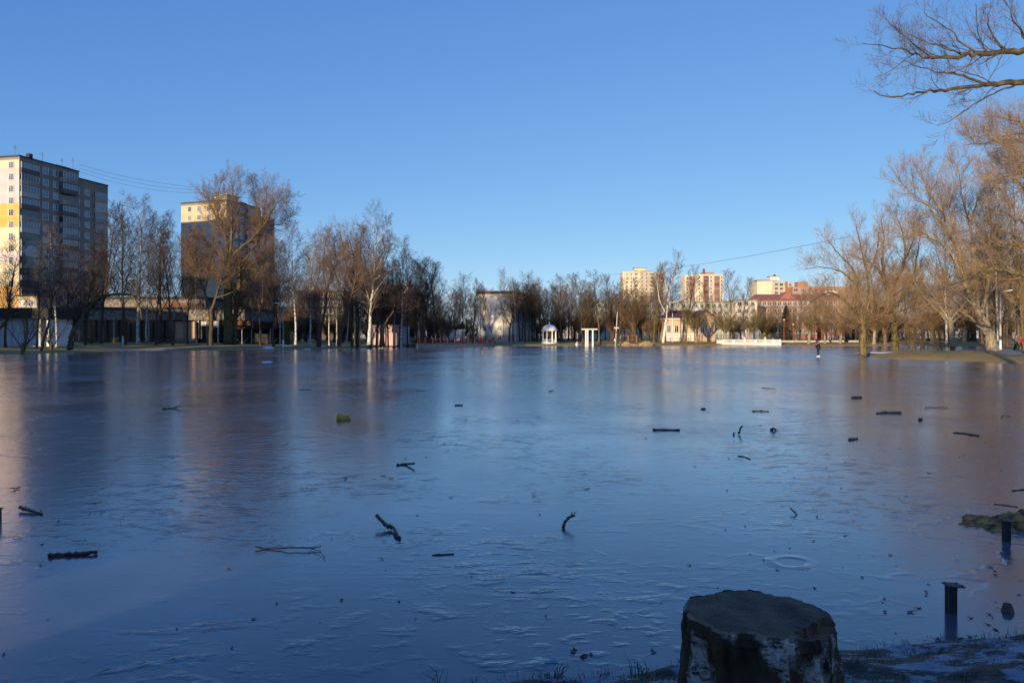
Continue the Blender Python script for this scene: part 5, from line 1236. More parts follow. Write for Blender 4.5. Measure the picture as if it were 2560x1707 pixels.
rgn = np.random.RandomState(3); pha = rgn.uniform(0, 6.28, 12)
def ridg(a, z):
    t = math.radians(a)
    return .011*math.sin(9*t+pha[0]+1.2*math.sin(z*6+t))-.012*abs(math.sin(13*t+pha[1]+z*4+.8*math.sin(z*11)))**6+.006*math.sin(17*t+pha[1]+z*5)+.004*math.sin(31*t+pha[2]+2*math.sin(z*13))+.003*math.sin(z*34+5*math.sin(4*t))+.003*math.sin(53*t+z*21)
Ht = zt_-zg; vs = []
for i in range(NV+1):
    f = i/NV
    for j in range(NU):
        a = 360*j/NU; r_, dz = so(a); z = -.12+(Ht+dz+.12)*f; t = math.radians(a)
        rr = r_*(1+.05*(1-f)**2+.03*math.sin(f*5+t*2)) + ridg(a, z)*(1 if f < .95 else .45) - (.006 if f > .985 else 0)
        if math.sin(t) < -.2 and math.cos(t) > .75: rr += .012*(1-f)
        vs.append((rr*math.cos(t)*STW, rr*math.sin(t), z + (.0025*math.sin(11*t+pha[4])+.0012*math.sin(37*t) if i == NV else 0)))
q = MB(); q.add(vs, [(i*NU+j, i*NU+(j+1)%NU, (i+1)*NU+(j+1)%NU, (i+1)*NU+j) for i in range(NV) for j in range(NU)])
M['stump_bark'] = stump_bark(); M['stump_cut'] = cut_mat(); M['stump_rim'] = mat('stump_rim', (.34,.215,.13), (.16,.10,.06), 16, .85, bump=.004)
M['stump_break'] = mat('stump_break', (.22,.11,.05), (.12,.065,.035), 12, .85, (1,1,.3), bump=.01)
q.build('bark', M['stump_bark'], sb, False)
q = MB(); vs = [(0,0,Ht+.004)]; fs = []; mi = []
NR = 24
for i in range(1, NR+1):
    f = i/NR
    for j in range(NU):
        a = 360*j/NU; r_, dz = so(a); t = math.radians(a); rr = (r_-.004+ridg(a, Ht)*.6)*f*.985; z = Ht+.004+.0025*math.sin(6*f*math.cos(t)*2+1)+(dz*max(0, f-.5)*2*.8)
        if 292 < a < 352 and f > .80 - .07*math.sin((a-292)/60*math.pi): z = Ht+dz-.012
        if f == 1: z = Ht+dz-.004
        cr_ = max(0, 1-abs(((a*3.1+20*math.sin(f*5)) % 90)-45)/1.6)*(.35+.65*f)
        vs.append((rr*math.cos(t)*STW, rr*math.sin(t), z-.0035*cr_*(f < 1)))
q.add(vs, [(0,1+j,1+(j+1)%NU) for j in range(NU)]); 
for i in range(NR-1):
    for j in range(NU):
        a = 360*j/NU; q.f.append((1+i*NU+j, 1+(i+1)*NU+j, 1+(i+1)*NU+(j+1)%NU, 1+i*NU+(j+1)%NU)); q.m.append(1 if 292 < a < 352 and i >= NR*.70 else (2 if i >= NR-2 else 0))
q.build('cut_face', [M['stump_cut'], M['stump_break'], M['stump_rim']], sb, False)
# grass
M['grass_dry'] = mat('grass_dry', (.055,.040,.020), (.035,.028,.014), 9, .8); M['grass_green'] = mat('grass_green', (.05,.075,.02), (.09,.10,.03), 9, .7)
def blades(q, x, y, z, n, h, spread, rg, w=.0022):
    for _ in range(n):
        a = rg.uniform(0, 6.28); l = h*rg.uniform(.5,1.2); bx, by = x+rg.gauss(0, spread), y+rg.gauss(0, spread); bend = rg.uniform(.2,.9)
        p0 = Vector((bx, by, z)); p1 = p0+Vector((math.cos(a)*l*.25*bend, math.sin(a)*l*.25*bend, l*.55)); p2 = p0+Vector((math.cos(a)*l*.8*bend, math.sin(a)*l*.8*bend, l*(1-.45*bend)))
        q.tube([p0, p1, p2], [w, w*.8, w*.3], 3)
rg = random.Random(8); q = MB()
for _ in range(420):
    x = rg.uniform(-.4, 5.5); ye = float(np.interp(x, EX, EY)); y = ye - rg.uniform(.0, 1.0)**1.6*1.3 + .05
    z = float(bank(np.array([x]), np.array([y]))[0]); blades(q, x, y, z-.01, 7, .055, .035, rg, .0015)
tag(q.build('dry_grass', M['grass_dry']), 'short dry grass on the frozen near bank', 'grass', kind='stuff')
for lab, px, py, n, h, ys in (('green grass blades rising from the bottom edge left of the stump', 1085, 1720, 9, .22, 4.35), ('small grass tuft at the ice edge, bottom centre', 1385, 1700, 16, .10, 4.72), ('grass tuft with two long blades left of the stump', 1600, 1672, 14, .13, 4.75)):
    q = MB(); rg = random.Random(px); x = gx(px, ys); z = float(bank(np.array([x]), np.array([ys]))[0]); blades(q, 0, 0, -.02, n, h, .035, rg, .003); o = q.build('grass_tuft', M['grass_green']); o.location = (x, ys, max(z, 0)); tag(o, lab, 'grass')

# ------------------------------------------------------------------ trees
TREES = [
 # kind, px, top y, depth, width, label, options
 ('lime',14,583,114,1.0,'dark forked tree in front of the sunlit orange tower face',{}),
 ('lime',92,650,120,1.0,'dark tree between the forked edge tree and the white-stemmed birch',{'twig':'twig_russet'}),
 ('birch',141,552,126,.9,'slender birch with a pale upper stem in front of the edge tower',{}),
 ('lime',164,600,132,1.0,'dark tree just right of the slender birch before the edge tower',{}),
 ('lime',214,590,142,1.0,'dark tree above the yellow-green thuja, before the tower\'s recess',{}),
 ('lime',252,497,152,.9,'tall dark tree overlapping the right corner of the edge tower',{}),
 ('birch',345,475,152,1.1,'tall pale birch rising in the sky gap between the two towers',{}),
 ('lime',312,505,146,.9,'tall dark tree left of the birch in the gap between the towers',{}),
 ('birch',366,560,162,.9,'lower birch behind the tall one in the gap between the towers',{}),
 ('lime',391,545,148,.9,'dark tree right of the tall birch between the towers',{}),
 ('lime',401,510,156,.9,'tall dark tree nearest the left edge of the shaded tower',{}),
 ('lime',432,555,143,.9,'dark tree leaning left in front of the shaded tower\'s left edge',{'lean':-7}),
 ('lime',469,560,152,.8,'straight dark tree in front of the shaded tower\'s sunlit corner face',{}),
 ('birch',491,600,160,.7,'thin birch in front of the shaded tower, left of the pale forked poplar',{}),
 ('lime',600,610,168,.9,'dark tree right of the poplar\'s double trunk',{'twig':'twig_russet'}),
 ('birch',633,620,172,.8,'thin birch before the shaded tower, right of the poplar',{}),
 ('lime',650,625,153,.9,'dark tree before the right half of the shaded tower',{}),
 ('lime',684,590,146,1.0,'thick dark tree along the right edge of the shaded tower',{'thick':1.3}),
 ('birch',700,600,165,.8,'birch just right of the shaded tower',{}),
 ('birch',739,552,158,1.0,'tall birch to the right of the yellow-green thuja by the lamp',{}),
 ('birch',775,578,155,.95,'birch with a bright white trunk, second right of the shaded tower',{}),
 ('birch',823,630,168,.8,'thin birch left of the leaning brown willow',{}),
 ('birch',842,610,166,.8,'thin birch directly behind the far cut stump',{}),
 ('birch',866,640,160,.8,'short leaning birch touching the brown willow',{'lean':4}),
 ('lime',880,590,160,.9,'dark tree left of the tallest birch on the left bank',{'twig':'twig_russet'}),
 ('lime',892,575,158,.9,'dark straight trunk next left of the tallest birch',{'twig':'twig_grey'}),
 ('birch',900,615,168,.8,'thin white birch behind the tallest birch',{}),
 ('birch',970,635,178,.8,'thin birch left of the kiosk\'s middle',{}),
 ('birch',984,650,182,.8,'thin birch behind the kiosk\'s right corner',{}),
 ('birch',1003,580,164,1.0,'white-trunked birch in front of the kiosk\'s shaded side room',{}),
 ('lime',1019,640,175,.9,'first dark trunk right of the pink kiosk',{}),
 ('lime',1040,655,180,.9,'second dark trunk right of the pink kiosk',{}),
 ('birch',1048,690,184,.7,'short birch among the dark trunks right of the kiosk',{}),
 ('lime',1056,645,178,.9,'third dark trunk right of the pink kiosk',{}),
 ('lime',1068,648,182,1.0,'dark tree fanning out at the right end of the left bank wood',{}),
 ('lime',1084,640,180,1.25,'broad dark tree ending the left bank wood above the white car',{}),
 ('lime',1137,712,205,.9,'small dark tree leaning left of the white shed',{'lean':4}),
 ('lime',1158,676,206,.8,'slender tree standing alone over the white shed',{}),
 ('lime',1182,692,212,.8,'dense dark tree at the left edge of the white end wall',{}),
 ('lime',1200,700,214,.6,'dark tree overlapping the left corner of the white end wall',{}),
 ('lime',1237,712,216,.55,'dark tree leaning left across the white end wall',{'lean':-17}),
 ('birch',1259,664,224,.7,'pale feathery birch in the middle of the white end wall',{'twig':'twig_grey'}),
 ('birch',1290,690,226,.7,'thin birch on the right corner of the white end wall',{}),
 ('lime',1322,671,236,.8,'tall narrow tree over the shaded side of the white building',{}),
 ('lime',1336,696,240,.9,'dark tree left of the rotunda',{'twig':'twig_russet'}),
 ('lime',1352,690,246,.9,'dark tree behind the left columns of the rotunda',{'twig':'twig_russet'}),
 ('lime',1375,705,250,.9,'dark tree straight behind the rotunda dome',{'twig':'twig_russet'}),
 ('lime',1403,680,236,1.0,'tall tree right of the rotunda with a bare fan crown',{'bark':'bark_brown'}),
 ('lime',1422,700,252,.9,'dark tree above the white statue',{'twig':'twig_russet'}),
 ('lime',1453,679,232,1.0,'tall pale-trunked tree between statue and colonnade',{'bark':'bark_olive'}),
 ('lime',1472,695,256,.9,'dark tree behind the colonnade',{'twig':'twig_russet'}),
 ('lime',1497,672,232,1.05,'tallest tree above the colonnade, with an olive trunk',{'bark':'bark_olive'}),
 ('lime',1527,682,242,.8,'bare tree just left of the leaning concrete pole',{}),
 ('lime',1549,688,238,.8,'bare tree just right of the leaning concrete pole',{}),
 ('broom',1590,712,238,1.0,'wide russet thicket tree behind the straw clumps',{'twig':'twig_russet','bark':'bark_dark'}),
 ('lime',1581,690,234,.7,'tall thin tree over the straw clumps',{'bark':'bark_olive'}),
 ('lime',1635,663,229,.8,'tall olive-trunked tree left of the white birch',{'bark':'bark_olive','twig':'twig_grey'}),
 ('lime',1648,672,232,.8,'olive-trunked tree nearest the white birch on its left',{'bark':'bark_olive','twig':'twig_grey'}),
 ('lime',1685,690,242,.9,'dark tree behind the white birch by the peach house',{}),
 ('lime',1716,660,224,.9,'tall tree in front of the peach house\'s red roof',{'bark':'bark_olive'}),
 ('broom',1741,742,221,1.0,'pale-trunked pollard with an olive broom crown before the gabled wing',{}),
 ('lime',1770,700,242,.8,'slim tree before the gabled wing of the peach house',{'bark':'bark_olive','twig':'twig_olive'}),
 ('broom',1813,745,221,1.15,'big olive broom-crowned pollard at the left end of the balustrade',{}),
 ('lime',1826,668,238,.95,'tall pale tree with a bare fan of branches above the balustrade',{'bark':'bark_olive','twig':'twig_grey'}),
 ('lime',1860,690,242,.9,'bare tree right of the tall fan tree above the balustrade',{'bark':'bark_brown','twig':'twig_grey'}),
 ('broom',1876,765,226,1.0,'low olive pollard over the middle of the balustrade',{}),
 ('broom',1906,742,234,1.0,'olive pollard above the three thujas',{'bark':'bark_brown'}),
 ('lime',1938,752,246,.8,'bare tree left of the spruce',{'twig':'twig_russet'}),
 ('broom',1990,768,238,.9,'russet pollard just right of the spruce',{'twig':'twig_russet'}),
 ('broom',2022,752,212,.85,'pale-based pollard left of the skater\'s head',{}),
 ('broom',2062,762,214,.8,'pale-based pollard right of the red pylon',{'twig':'twig_russet'}),
 ('broom',2101,764,212,.8,'leaning pale-based pollard left of the spit trees',{'lean':5,'twig':'twig_russet'}),
 ('lime',2000,722,254,.9,'bare tree above the red brick block right of the spruce',{'twig':'twig_russet'}),
 ('lime',2048,690,252,1.0,'bare tree behind the red pylon',{'twig':'twig_russet'}),
 ('willow',2122,690,236,1.0,'russet willow behind the nearest spit tree',{}),
 ('broom',2185,735,208,.9,'pale-trunked pollard right of the nearest spit tree',{'twig':'twig_russet'}),
 ('broom',2212,730,208,.9,'pollard across the ice strip, left of the second spit tree',{'twig':'twig_russet'}),
 ('lime',2200,640,242,1.1,'tall russet tree behind the gap between the two spit trees',{'twig':'twig_russet'}),
 ('lime',2285,625,240,1.1,'tall russet tree behind the second spit tree',{'twig':'twig_russet'}),
 ('broom',2330,720,206,.95,'pale-trunked pollard left of the spit birch across the strip',{'twig':'twig_russet'}),
 ('willow',2382,560,200,.8,'stout pale willow directly behind the spit birch',{'bark':'bark_pale','var':2}),
 ('broom',2409,715,206,.9,'pale-trunked pollard right of the spit birch across the strip',{'twig':'twig_russet'}),
 ('broom',2453,715,206,.9,'pollard across the strip, left of the big leaning willow',{'twig':'twig_russet'}),
 ('lime',2430,590,236,1.1,'tall russet tree behind the big leaning willow',{'twig':'twig_russet'}),
 ('birch',2367,455,93,.75,'birch with a clean white trunk on the grassy spit',{'var':1}),
 ('birch',2468,430,104,.7,'thin white birch behind the big leaning willow',{'var':2}),
 ('birch',2494,420,100,.7,'thin birch left of the white-headed lamp post',{'var':3}),
 ('lime',2549,365,116,.8,'tall dark tree at the right edge above the walkers',{'bark':'bark_brown','twig':'twig_russet'}),
 ('lime',2558,560,96,.9,'pale-based tree cut by the right edge behind the walkers',{'bark':'bark_olive','twig':'twig_russet'}),
 ('shrub',2206,805,97,.8,'thin upright saplings at the water behind the spit trees',{}),
 ('shrub',2284,795,93,.9,'clump of bare saplings right of the second spit tree',{}),
 ('shrub',2302,790,95,.7,'sapling clump nearest the birch on the spit',{'twig':'twig_grey'}),
 ('shrub',2345,800,96,.7,'sapling left of the white-trunked birch on the spit',{}),
 ('shrub',56,770,101,.9,'thin yellowish saplings at the water below the pavilion',{'bark':'bark_olive'}),
 ('shrub',128,790,112,1.2,'bare bush at the right end of the pavilion',{'twig':'twig_dark'}),
]
for kind, px, yt, D, w, lab, o in TREES:
    o = dict(o); o.pop('thick', None); plant(kind, px, yt, D, lab, w, **o)
# rows too alike to tell apart
def grove(kind, n, pa, pb, Da, Db, ya, yb, label, group, seed, **o):
    rg = random.Random(seed)
    for i in range(n):
        px = pa+(pb-pa)*(i+rg.random())/n; plant(kind, px, rg.uniform(ya, yb), rg.uniform(Da, Db), label, rg.uniform(.9,1.25), group=group, **o)
grove('lime', 22, 640, 1120, 195, 250, 685, 740, 'bare russet-brown tree in the thicket behind the left bank birches', 'thicket trees behind the left bank', 1, twig='twig_russet')
grove('broom', 26, 620, 1140, 190, 256, 742, 792, 'low russet tree in the undergrowth behind the left bank birches', 'undergrowth behind the left bank', 2, twig='twig_russet', bark='bark_dark')
grove('lime', 12, 1090, 1330, 262, 290, 715, 745, 'bare tree in the back row around the white end wall', 'back row around the white building', 3, twig='twig_russet')
grove('lime', 24, 1325, 1660, 250, 285, 705, 735, 'bare dark tree in the dense wood behind the rotunda and colonnade', 'wood behind the rotunda', 4, twig='twig_russet')
grove('broom', 18, 1330, 1660, 240, 262, 758, 785, 'low russet tree in the underwood behind the rotunda and colonnade', 'underwood behind the rotunda', 5, twig='twig_russet', bark='bark_dark')
grove('broom', 7, 1690, 1960, 246, 262, 765, 790, 'low olive tree in the back row behind the balustrade', 'back row behind the balustrade', 6, bark='bark_brown')
grove('lime', 24, 2110, 2560, 226, 262, 640, 720, 'bare russet tree in the wood behind the right-hand pollards', 'wood behind the right-hand pollards', 7, twig='twig_tan')
grove('broom', 20, 2110, 2560, 222, 250, 740, 775, 'low russet tree in the underwood behind the right-hand pollards', 'underwood behind the right-hand pollards', 8, twig='twig_tan', bark='bark_dark')
grove('lime', 12, 5, 720, 172, 215, 640, 720, 'bare dim tree behind the shop building on the left', 'trees behind the shop', 9, twig='twig_dark')
grove('lime', 9, 2440, 2600, 110, 190, 560, 690, 'bare russet tree lining the path at the right edge', 'trees along the right-hand path', 10, twig='twig_tan', bark='bark_brown')

grove('lime', 9, 1880, 2150, 244, 300, 715, 765, 'bare brown tree in front of the long red brick block', 'trees before the red brick block', 11, twig='twig_tan', bark='bark_brown')
grove('lime', 8, 880, 1000, 162, 184, 640, 700, 'slim dark tree among the crowded trunks by the pink kiosk', 'slim trees by the pink kiosk', 12, twig='twig_dark')
grove('lime', 7, 1270, 1345, 232, 243, 690, 730, 'bare tree before the shaded side of the white building', 'trees before the white building side', 13, twig='twig_dark')
grove('birch', 4, 650, 800, 200, 230, 640, 700, 'slim white-stemmed birch set back in the left bank wood', 'birches set back in the left bank wood', 14, twig='twig_grey')
grove('broom', 15, 640, 1190, 196, 250, 786, 806, 'low dark thicket tree filling the gaps between the left bank trunks', 'dark undergrowth of the left bank', 15, twig='twig_dark', bark='bark_dark')
# far wood closing the horizon
def far_wood():
    rg = random.Random(4); q = MB()
    for i in range(380):
        x = -330+660*(i+rg.random())/380; y = rg.uniform(346, 420); H = rg.uniform(9, 15); q.tube([Vector((x,y,1)), Vector((x,y,1+H*.6))], [.2,.1], 4)
        for k in range(130):
            a = rg.uniform(0,6.28); z = 1+H*rg.uniform(.0,.72); d = Vector((math.cos(a)*.6, math.sin(a)*.6, 1)).normalized()*rg.uniform(1.5,3.0); p = Vector((x+rg.gauss(0,1.6), y+rg.gauss(0,1.6), z)); q.tube([p, p+d], [.10,.03], 3)
    tag(q.build('far_wood', M['twig_russet']), 'brown bare wood closing the horizon between the buildings', 'wood', kind='stuff')
far_wood()

# poplars before the shaded tower
hero('poplar_tree', 'huge spreading poplar with a dark double trunk in front of the shaded tower', 154, [
    ([(570,860,0),(570,780,0),(571,700,0),(572,655,0)], .95, .62, 0), ([(585,862,1),(590,790,1),(598,720,1),(600,665,1)], .55, .36, 1.2),
    ([(571,665,0),(566,600,1),(548,560,2),(532,522,2),(508,486,3)], .34, .04, 2.4), ([(572,660,0),(580,590,-1),(578,520,-1),(586,450,-2)], .36, .04, 2.4),
    ([(573,655,0),(600,620,0),(632,596,1),(652,556,1),(664,508,1),(668,462,2)], .36, .04, 2.4), ([(632,596,1),(668,552,0),(690,512,0),(716,490,-1)], .24, .03, 2.6),
    ([(600,665,1),(640,612,3),(656,570,4),(700,560,5),(716,545,5)], .26, .03, 2.4), ([(571,672,0),(540,630,-2),(510,600,-3),(488,590,-4)], .28, .03, 2.6),
    ([(570,720,0),(540,690,2),(505,660,3),(480,655,4)], .26, .03, 2.6), ([(573,700,0),(610,672,-2),(650,650,-3),(685,622,-4)], .28, .03, 2.6), ([(548,560,2),(545,510,3),(552,455,3)], .17, .03, 2.6), ([(652,556,1),(640,505,2),(632,455,2)], .17, .03, 2.6)],
    'bark_olive', 'twig_russet', tw_pop, .014, 3)
hero('poplar_tree', 'pale forked poplar with a V-shaped trunk and long bare side limb', 143, [
    ([(525,866,0),(526,830,0),(528,790,0),(528,772,0)], .52, .38, 0), ([(528,775,0),(512,735,0),(497,690,0),(480,650,1),(468,618,1)], .28, .04, 2.2),
    ([(529,775,0),(541,740,0),(552,705,0),(560,668,-1),(556,620,-1)], .28, .04, 2.2), ([(541,745,-1),(575,733,-2),(608,718,-3),(640,705,-3),(662,672,-4)], .13, .03, .8), ([(608,718,-3),(630,727,-3),(652,729,-4)], .07, .02, .6),
    ([(512,735,0),(520,690,2),(520,640,3)], .14, .03, 2.4), ([(552,705,0),(580,670,1),(600,640,2)], .13, .03, 2.4)], 'bark_brown', 'twig_russet', tw_pop, .013, 4)
hero('willow_tree', 'dark-trunked willow with an elbowed limb beside the bright white birch', 150, [
    ([(797,866,0),(798,840,0),(801,815,0)], .50, .42, 0), ([(801,816,0),(812,780,0),(818,726,0),(828,686,0),(843,660,-1),(860,646,-1)], .30, .05, 1.8), ([(801,818,0),(788,782,1),(784,740,1),(796,690,1),(800,630,1)], .24, .04, 2.0),
    ([(818,726,0),(808,680,-1),(812,620,-1),(818,590,-1)], .17, .03, 2.2), ([(828,686,0),(838,640,1),(834,600,1)], .13, .03, 2.2)], 'bark_dark', 'twig_russet', tw_pop, .014, 21)
hero('willow_tree', 'leaning dark willow with a wide russet crown above the far cut stump', 148, [
    ([(846,866,0),(852,835,0),(860,802,0),(868,770,0)], .46, .36, 0), ([(868,772,0),(880,735,0),(890,690,0),(884,640,0),(868,585,0)], .28, .04, 2.0), ([(868,772,0),(852,735,1),(842,700,1),(830,665,1),(822,620,2)], .22, .04, 2.0),
    ([(890,690,0),(902,650,1),(900,610,1),(905,580,1)], .17, .03, 2.2), ([(880,735,0),(906,712,-1),(930,690,-1),(944,672,-1)], .14, .03, 2.2), ([(884,640,0),(858,612,-1),(848,580,-1)], .12, .03, 2.2)], 'bark_dark', 'twig_russet', tw_pop, .014, 22)
hero('willow_tree', 'dark V-trunked willow in front of the pink kiosk', 157, [
    ([(953,866,0),(955,840,0),(957,818,0)], .46, .40, 0), ([(957,820,0),(972,794,0),(988,772,0),(1000,742,0),(1008,700,0),(1004,650,0)], .27, .04, 1.8), ([(957,818,0),(942,785,0),(936,740,0),(938,690,1),(930,640,1)], .26, .04, 1.8),
    ([(936,740,0),(952,700,-1),(958,650,-1),(962,610,-1)], .16, .03, 2.2), ([(988,772,0),(982,720,1),(980,670,1)], .14, .03, 2.2)], 'bark_dark', 'twig_dark', tw_pop, .014, 23)
hero('birch_tree', 'tallest birch of the left bank with spreading white limbs', 150, [
    ([(922,862,0),(924,830,0),(926,790,0),(930,740,0),(935,690,0),(938,640,0),(936,590,0),(930,536,0)], .42, .03, 1.5), ([(929,748,0),(940,728,-1),(953,708,-1),(968,688,-1)], .10, .02, 2.2), ([(931,705,0),(946,692,-1),(966,682,-1),(986,668,-1)], .11, .02, 2.2), ([(933,690,0),(948,660,-1),(962,630,-1),(975,600,-1)], .12, .02, 2.2), ([(936,650,0),(922,625,0),(910,595,0),(905,570,0)], .10, .02, 2.2),
    ([(937,620,0),(955,590,0),(966,565,0),(970,550,0)], .09, .02, 2.2), ([(926,760,0),(914,720,1),(908,680,1),(902,650,1)], .11, .02, 2.2)], 'bark_birch', 'twig_grey', tw_pop, .012, 31)
hero('birch_tree', 'bright white birch with a long white side limb before the peach house', 222, [
    ([(1656,862,0),(1661,835,0),(1665,800,0),(1668,765,0),(1673,735,0),(1678,705,0),(1684,680,0),(1690,652,0)], .46, .05, 1.0), ([(1667,786,-.2),(1656,768,-.6),(1649,752,-1),(1646,736,-1)], .22, .10, .6), ([(1646,736,-1),(1644,715,-1),(1646,690,-1),(1652,665,-1)], .10, .03, 1.6), ([(1671,757,-.3),(1688,755,-1),(1704,749,-1),(1720,740,-1)], .13, .04, 1.0),
    ([(1673,735,0),(1664,712,1),(1660,690,1),(1663,668,1)], .14, .03, 1.6), ([(1679,703,0),(1692,690,0),(1700,672,0)], .12, .03, 1.6)], 'white_bark', 'twig_grey', tw_pop, .016, 32)
# arched willow and leaning trunks of the left shore
hero('arched_tree', 'leaning tree arching low over the left shore like a bow', 107, [
    ([(176,873,0),(178,845,0),(186,825,0),(205,795,0),(228,763,0),(262,741,0),(305,736,0),(330,740,0),(348,766,0),(356,800,0)], .46, .06, 1.3),
    ([(186,825,0),(182,780,1),(176,740,1),(160,705,2)], .16, .03, 2.2), ([(228,763,0),(226,720,0),(236,690,-1)], .12, .03, 2.2), ([(290,737,0),(300,710,1),(318,690,1)], .09, .02, 2.4)], 'bark_olive', 'twig_dark', tw_willow, .010, 5)
hero('leaning_tree', 'olive leaning trunk coming in from the left edge over the pavilion', 99, [
    ([(-60,880,0),(-20,835,0),(10,811,0),(32,790,0),(52,781,0),(82,782,0)], .26, .03, 1.1)], 'bark_olive', 'twig_dark', tw_willow, .010, 6)
hero('leaning_tree', 'dark leaning trunk at the pavilion\'s right end, bent over the ice', 108, [
    ([(104,876,0),(108,855,0),(114,835,0),(121,812,0),(124,780,0)], .20, .12, 0), ([(124,790,0),(116,760,0),(100,730,0),(70,715,0)], .12, .02, 2.0), ([(124,780,0),(130,740,0),(134,700,0)], .10, .02, 2.2)], 'bark_brown', 'twig_dark', tw_willow, .010, 7)
# trees of the spit
hero('willow_tree', 'nearest spit tree with a thick pale trunk and low spreading limbs', 83, [
    ([(2158,888,0),(2158,860,0),(2157,830,0),(2158,808,0)], .44, .36, 0),
    ([(2157,812,0),(2146,790,0),(2122,762,-1),(2092,738,-1),(2066,734,-2),(2040,746,-2),(2024,756,-3)], .20, .03, 1.9),
    ([(2157,810,0),(2150,760,0),(2148,712,0),(2128,668,0),(2096,634,0),(2068,600,0)], .20, .03, 1.6), ([(2148,720,0),(2118,690,1),(2080,672,1),(2040,668,2),(2014,672,2)], .13, .02, 1.7),
    ([(2159,808,0),(2172,750,0),(2166,680,1),(2152,620,1),(2140,560,1)], .20, .03, 1.6), ([(2160,810,0),(2192,772,1),(2228,742,1),(2262,720,2)], .17, .03, 1.9),
    ([(2166,690,1),(2190,640,1),(2196,580,2)], .13, .03, 1.6), ([(2156,814,0),(2130,806,-2),(2100,790,-3),(2066,788,-3)], .13, .02, 1.9), ([(2160,815,0),(2185,800,-2),(2215,788,-3),(2240,795,-3)], .11, .02, 1.9)], 'bark_olive', 'twig_tan', tw_willow, .0105, 11)
hero('willow_tree', 'second spit tree with a pale lower trunk, behind the snow patch', 98, [
    ([(2238,882,0),(2237,850,0),(2234,815,0),(2230,780,0)], .50, .36, 0),
    ([(2230,782,0),(2215,720,0),(2196,676,0),(2166,652,0),(2140,640,0)], .24, .03, 2.2), ([(2231,780,0),(2240,710,1),(2262,650,1),(2256,580,1),(2234,525,2)], .24, .03, 2.2),
    ([(2231,780,0),(2262,730,-1),(2286,680,-1),(2298,610,-2),(2306,560,-2)], .22, .03, 2.2), ([(2215,720,0),(2206,660,1),(2210,600,2),(2204,545,2)], .17, .03, 2.2), ([(2232,785,0),(2200,766,-1),(2170,770,-2)], .14, .02, 2.6), ([(2233,785,0),(2275,770,1),(2310,770,1)], .14, .02, 2.6), ([(2262,650,1),(2282,600,2),(2284,540,2)], .14, .02, 2.2)], 'bark_olive', 'twig_tan', tw_willow, .011, 12)
hero('willow_tree', 'big willow leaning left on the grassy spit with long arching limbs', 86, [
    ([(2482,892,0),(2480,868,0),(2474,838,0),(2462,812,0),(2450,792,0)], .68, .44, 0),
    ([(2466,836,-.3),(2450,818,-.5),(2428,798,-1),(2402,778,-1),(2372,764,-2),(2340,760,-2)], .20, .03, 1.2), ([(2456,800,0),(2434,766,0),(2410,742,0),(2390,735,0),(2368,742,-1)], .17, .03, 1.4),
    ([(2450,794,0),(2430,746,0),(2404,690,0),(2397,620,0),(2384,570,0),(2372,520,0),(2340,460,1)], .32, .04, 2.0),
    ([(2404,695,0),(2386,648,-1),(2362,615,-1),(2330,597,-2),(2270,593,-2),(2236,593,-3)], .20, .03, 2.2), ([(2395,625,0),(2364,575,1),(2326,522,1),(2292,492,2),(2258,462,2),(2240,440,2)], .20, .03, 2.4),
    ([(2450,792,0),(2441,720,1),(2436,650,1),(2424,560,2),(2402,480,2),(2396,405,2)], .27, .03, 2.2), ([(2452,792,0),(2470,710,0),(2481,610,0),(2472,510,1),(2452,425,1)], .25, .03, 2.2),
    ([(2384,570,0),(2350,520,-1),(2318,470,-1),(2302,420,-2)], .15, .03, 2.4), ([(2424,560,2),(2446,500,2),(2470,450,3)], .13, .03, 2.4), ([(2330,597,-2),(2300,575,-2),(2272,545,-3)], .10, .02, 2.4), ([(2372,520,0),(2385,460,0),(2370,400,0)], .12, .02, 2.4), ([(2430,746,0),(2395,715,2),(2350,700,3),(2320,690,3)], .13, .02, 2.4)], 'bark_pale', 'twig_tan', tw_willow, .0105, 13)
# trees standing outside the right edge, whose limbs reach into the picture
hero('willow_tree', 'olive limbs reaching in from the right edge low over the spit', 60, [
    ([(2640,905,0),(2638,840,0),(2632,760,0),(2620,700,0)], .45, .34, 0), ([(2622,720,0),(2595,700,0),(2560,688,0),(2520,679,0),(2486,672,0),(2455,679,0),(2425,696,0),(2385,710,0),(2340,728,0)], .22, .02, 1.2),
    ([(2486,672,0),(2450,700,-.5),(2415,725,-1),(2385,740,-1),(2356,775,-1)], .07, .015, 1.4), ([(2620,700,0),(2590,640,0),(2550,615,0),(2505,614,0),(2462,598,0),(2430,600,0)], .17, .02, 2.0),
    ([(2620,700,0),(2612,600,0),(2590,520,0),(2560,470,0),(2530,440,0)], .22, .03, 2.2), ([(2612,600,0),(2570,560,-1),(2530,545,-1),(2500,520,-1)], .13, .02, 2.2), ([(2600,540,0),(2575,480,1),(2545,400,1),(2530,360,1)], .13, .02, 2.4), ([(2628,760,0),(2590,745,0),(2555,755,0),(2520,775,0),(2495,790,0)], .07, .015, 1.4)], 'bark_olive', 'twig_tan', tw_willow, .010, 14)
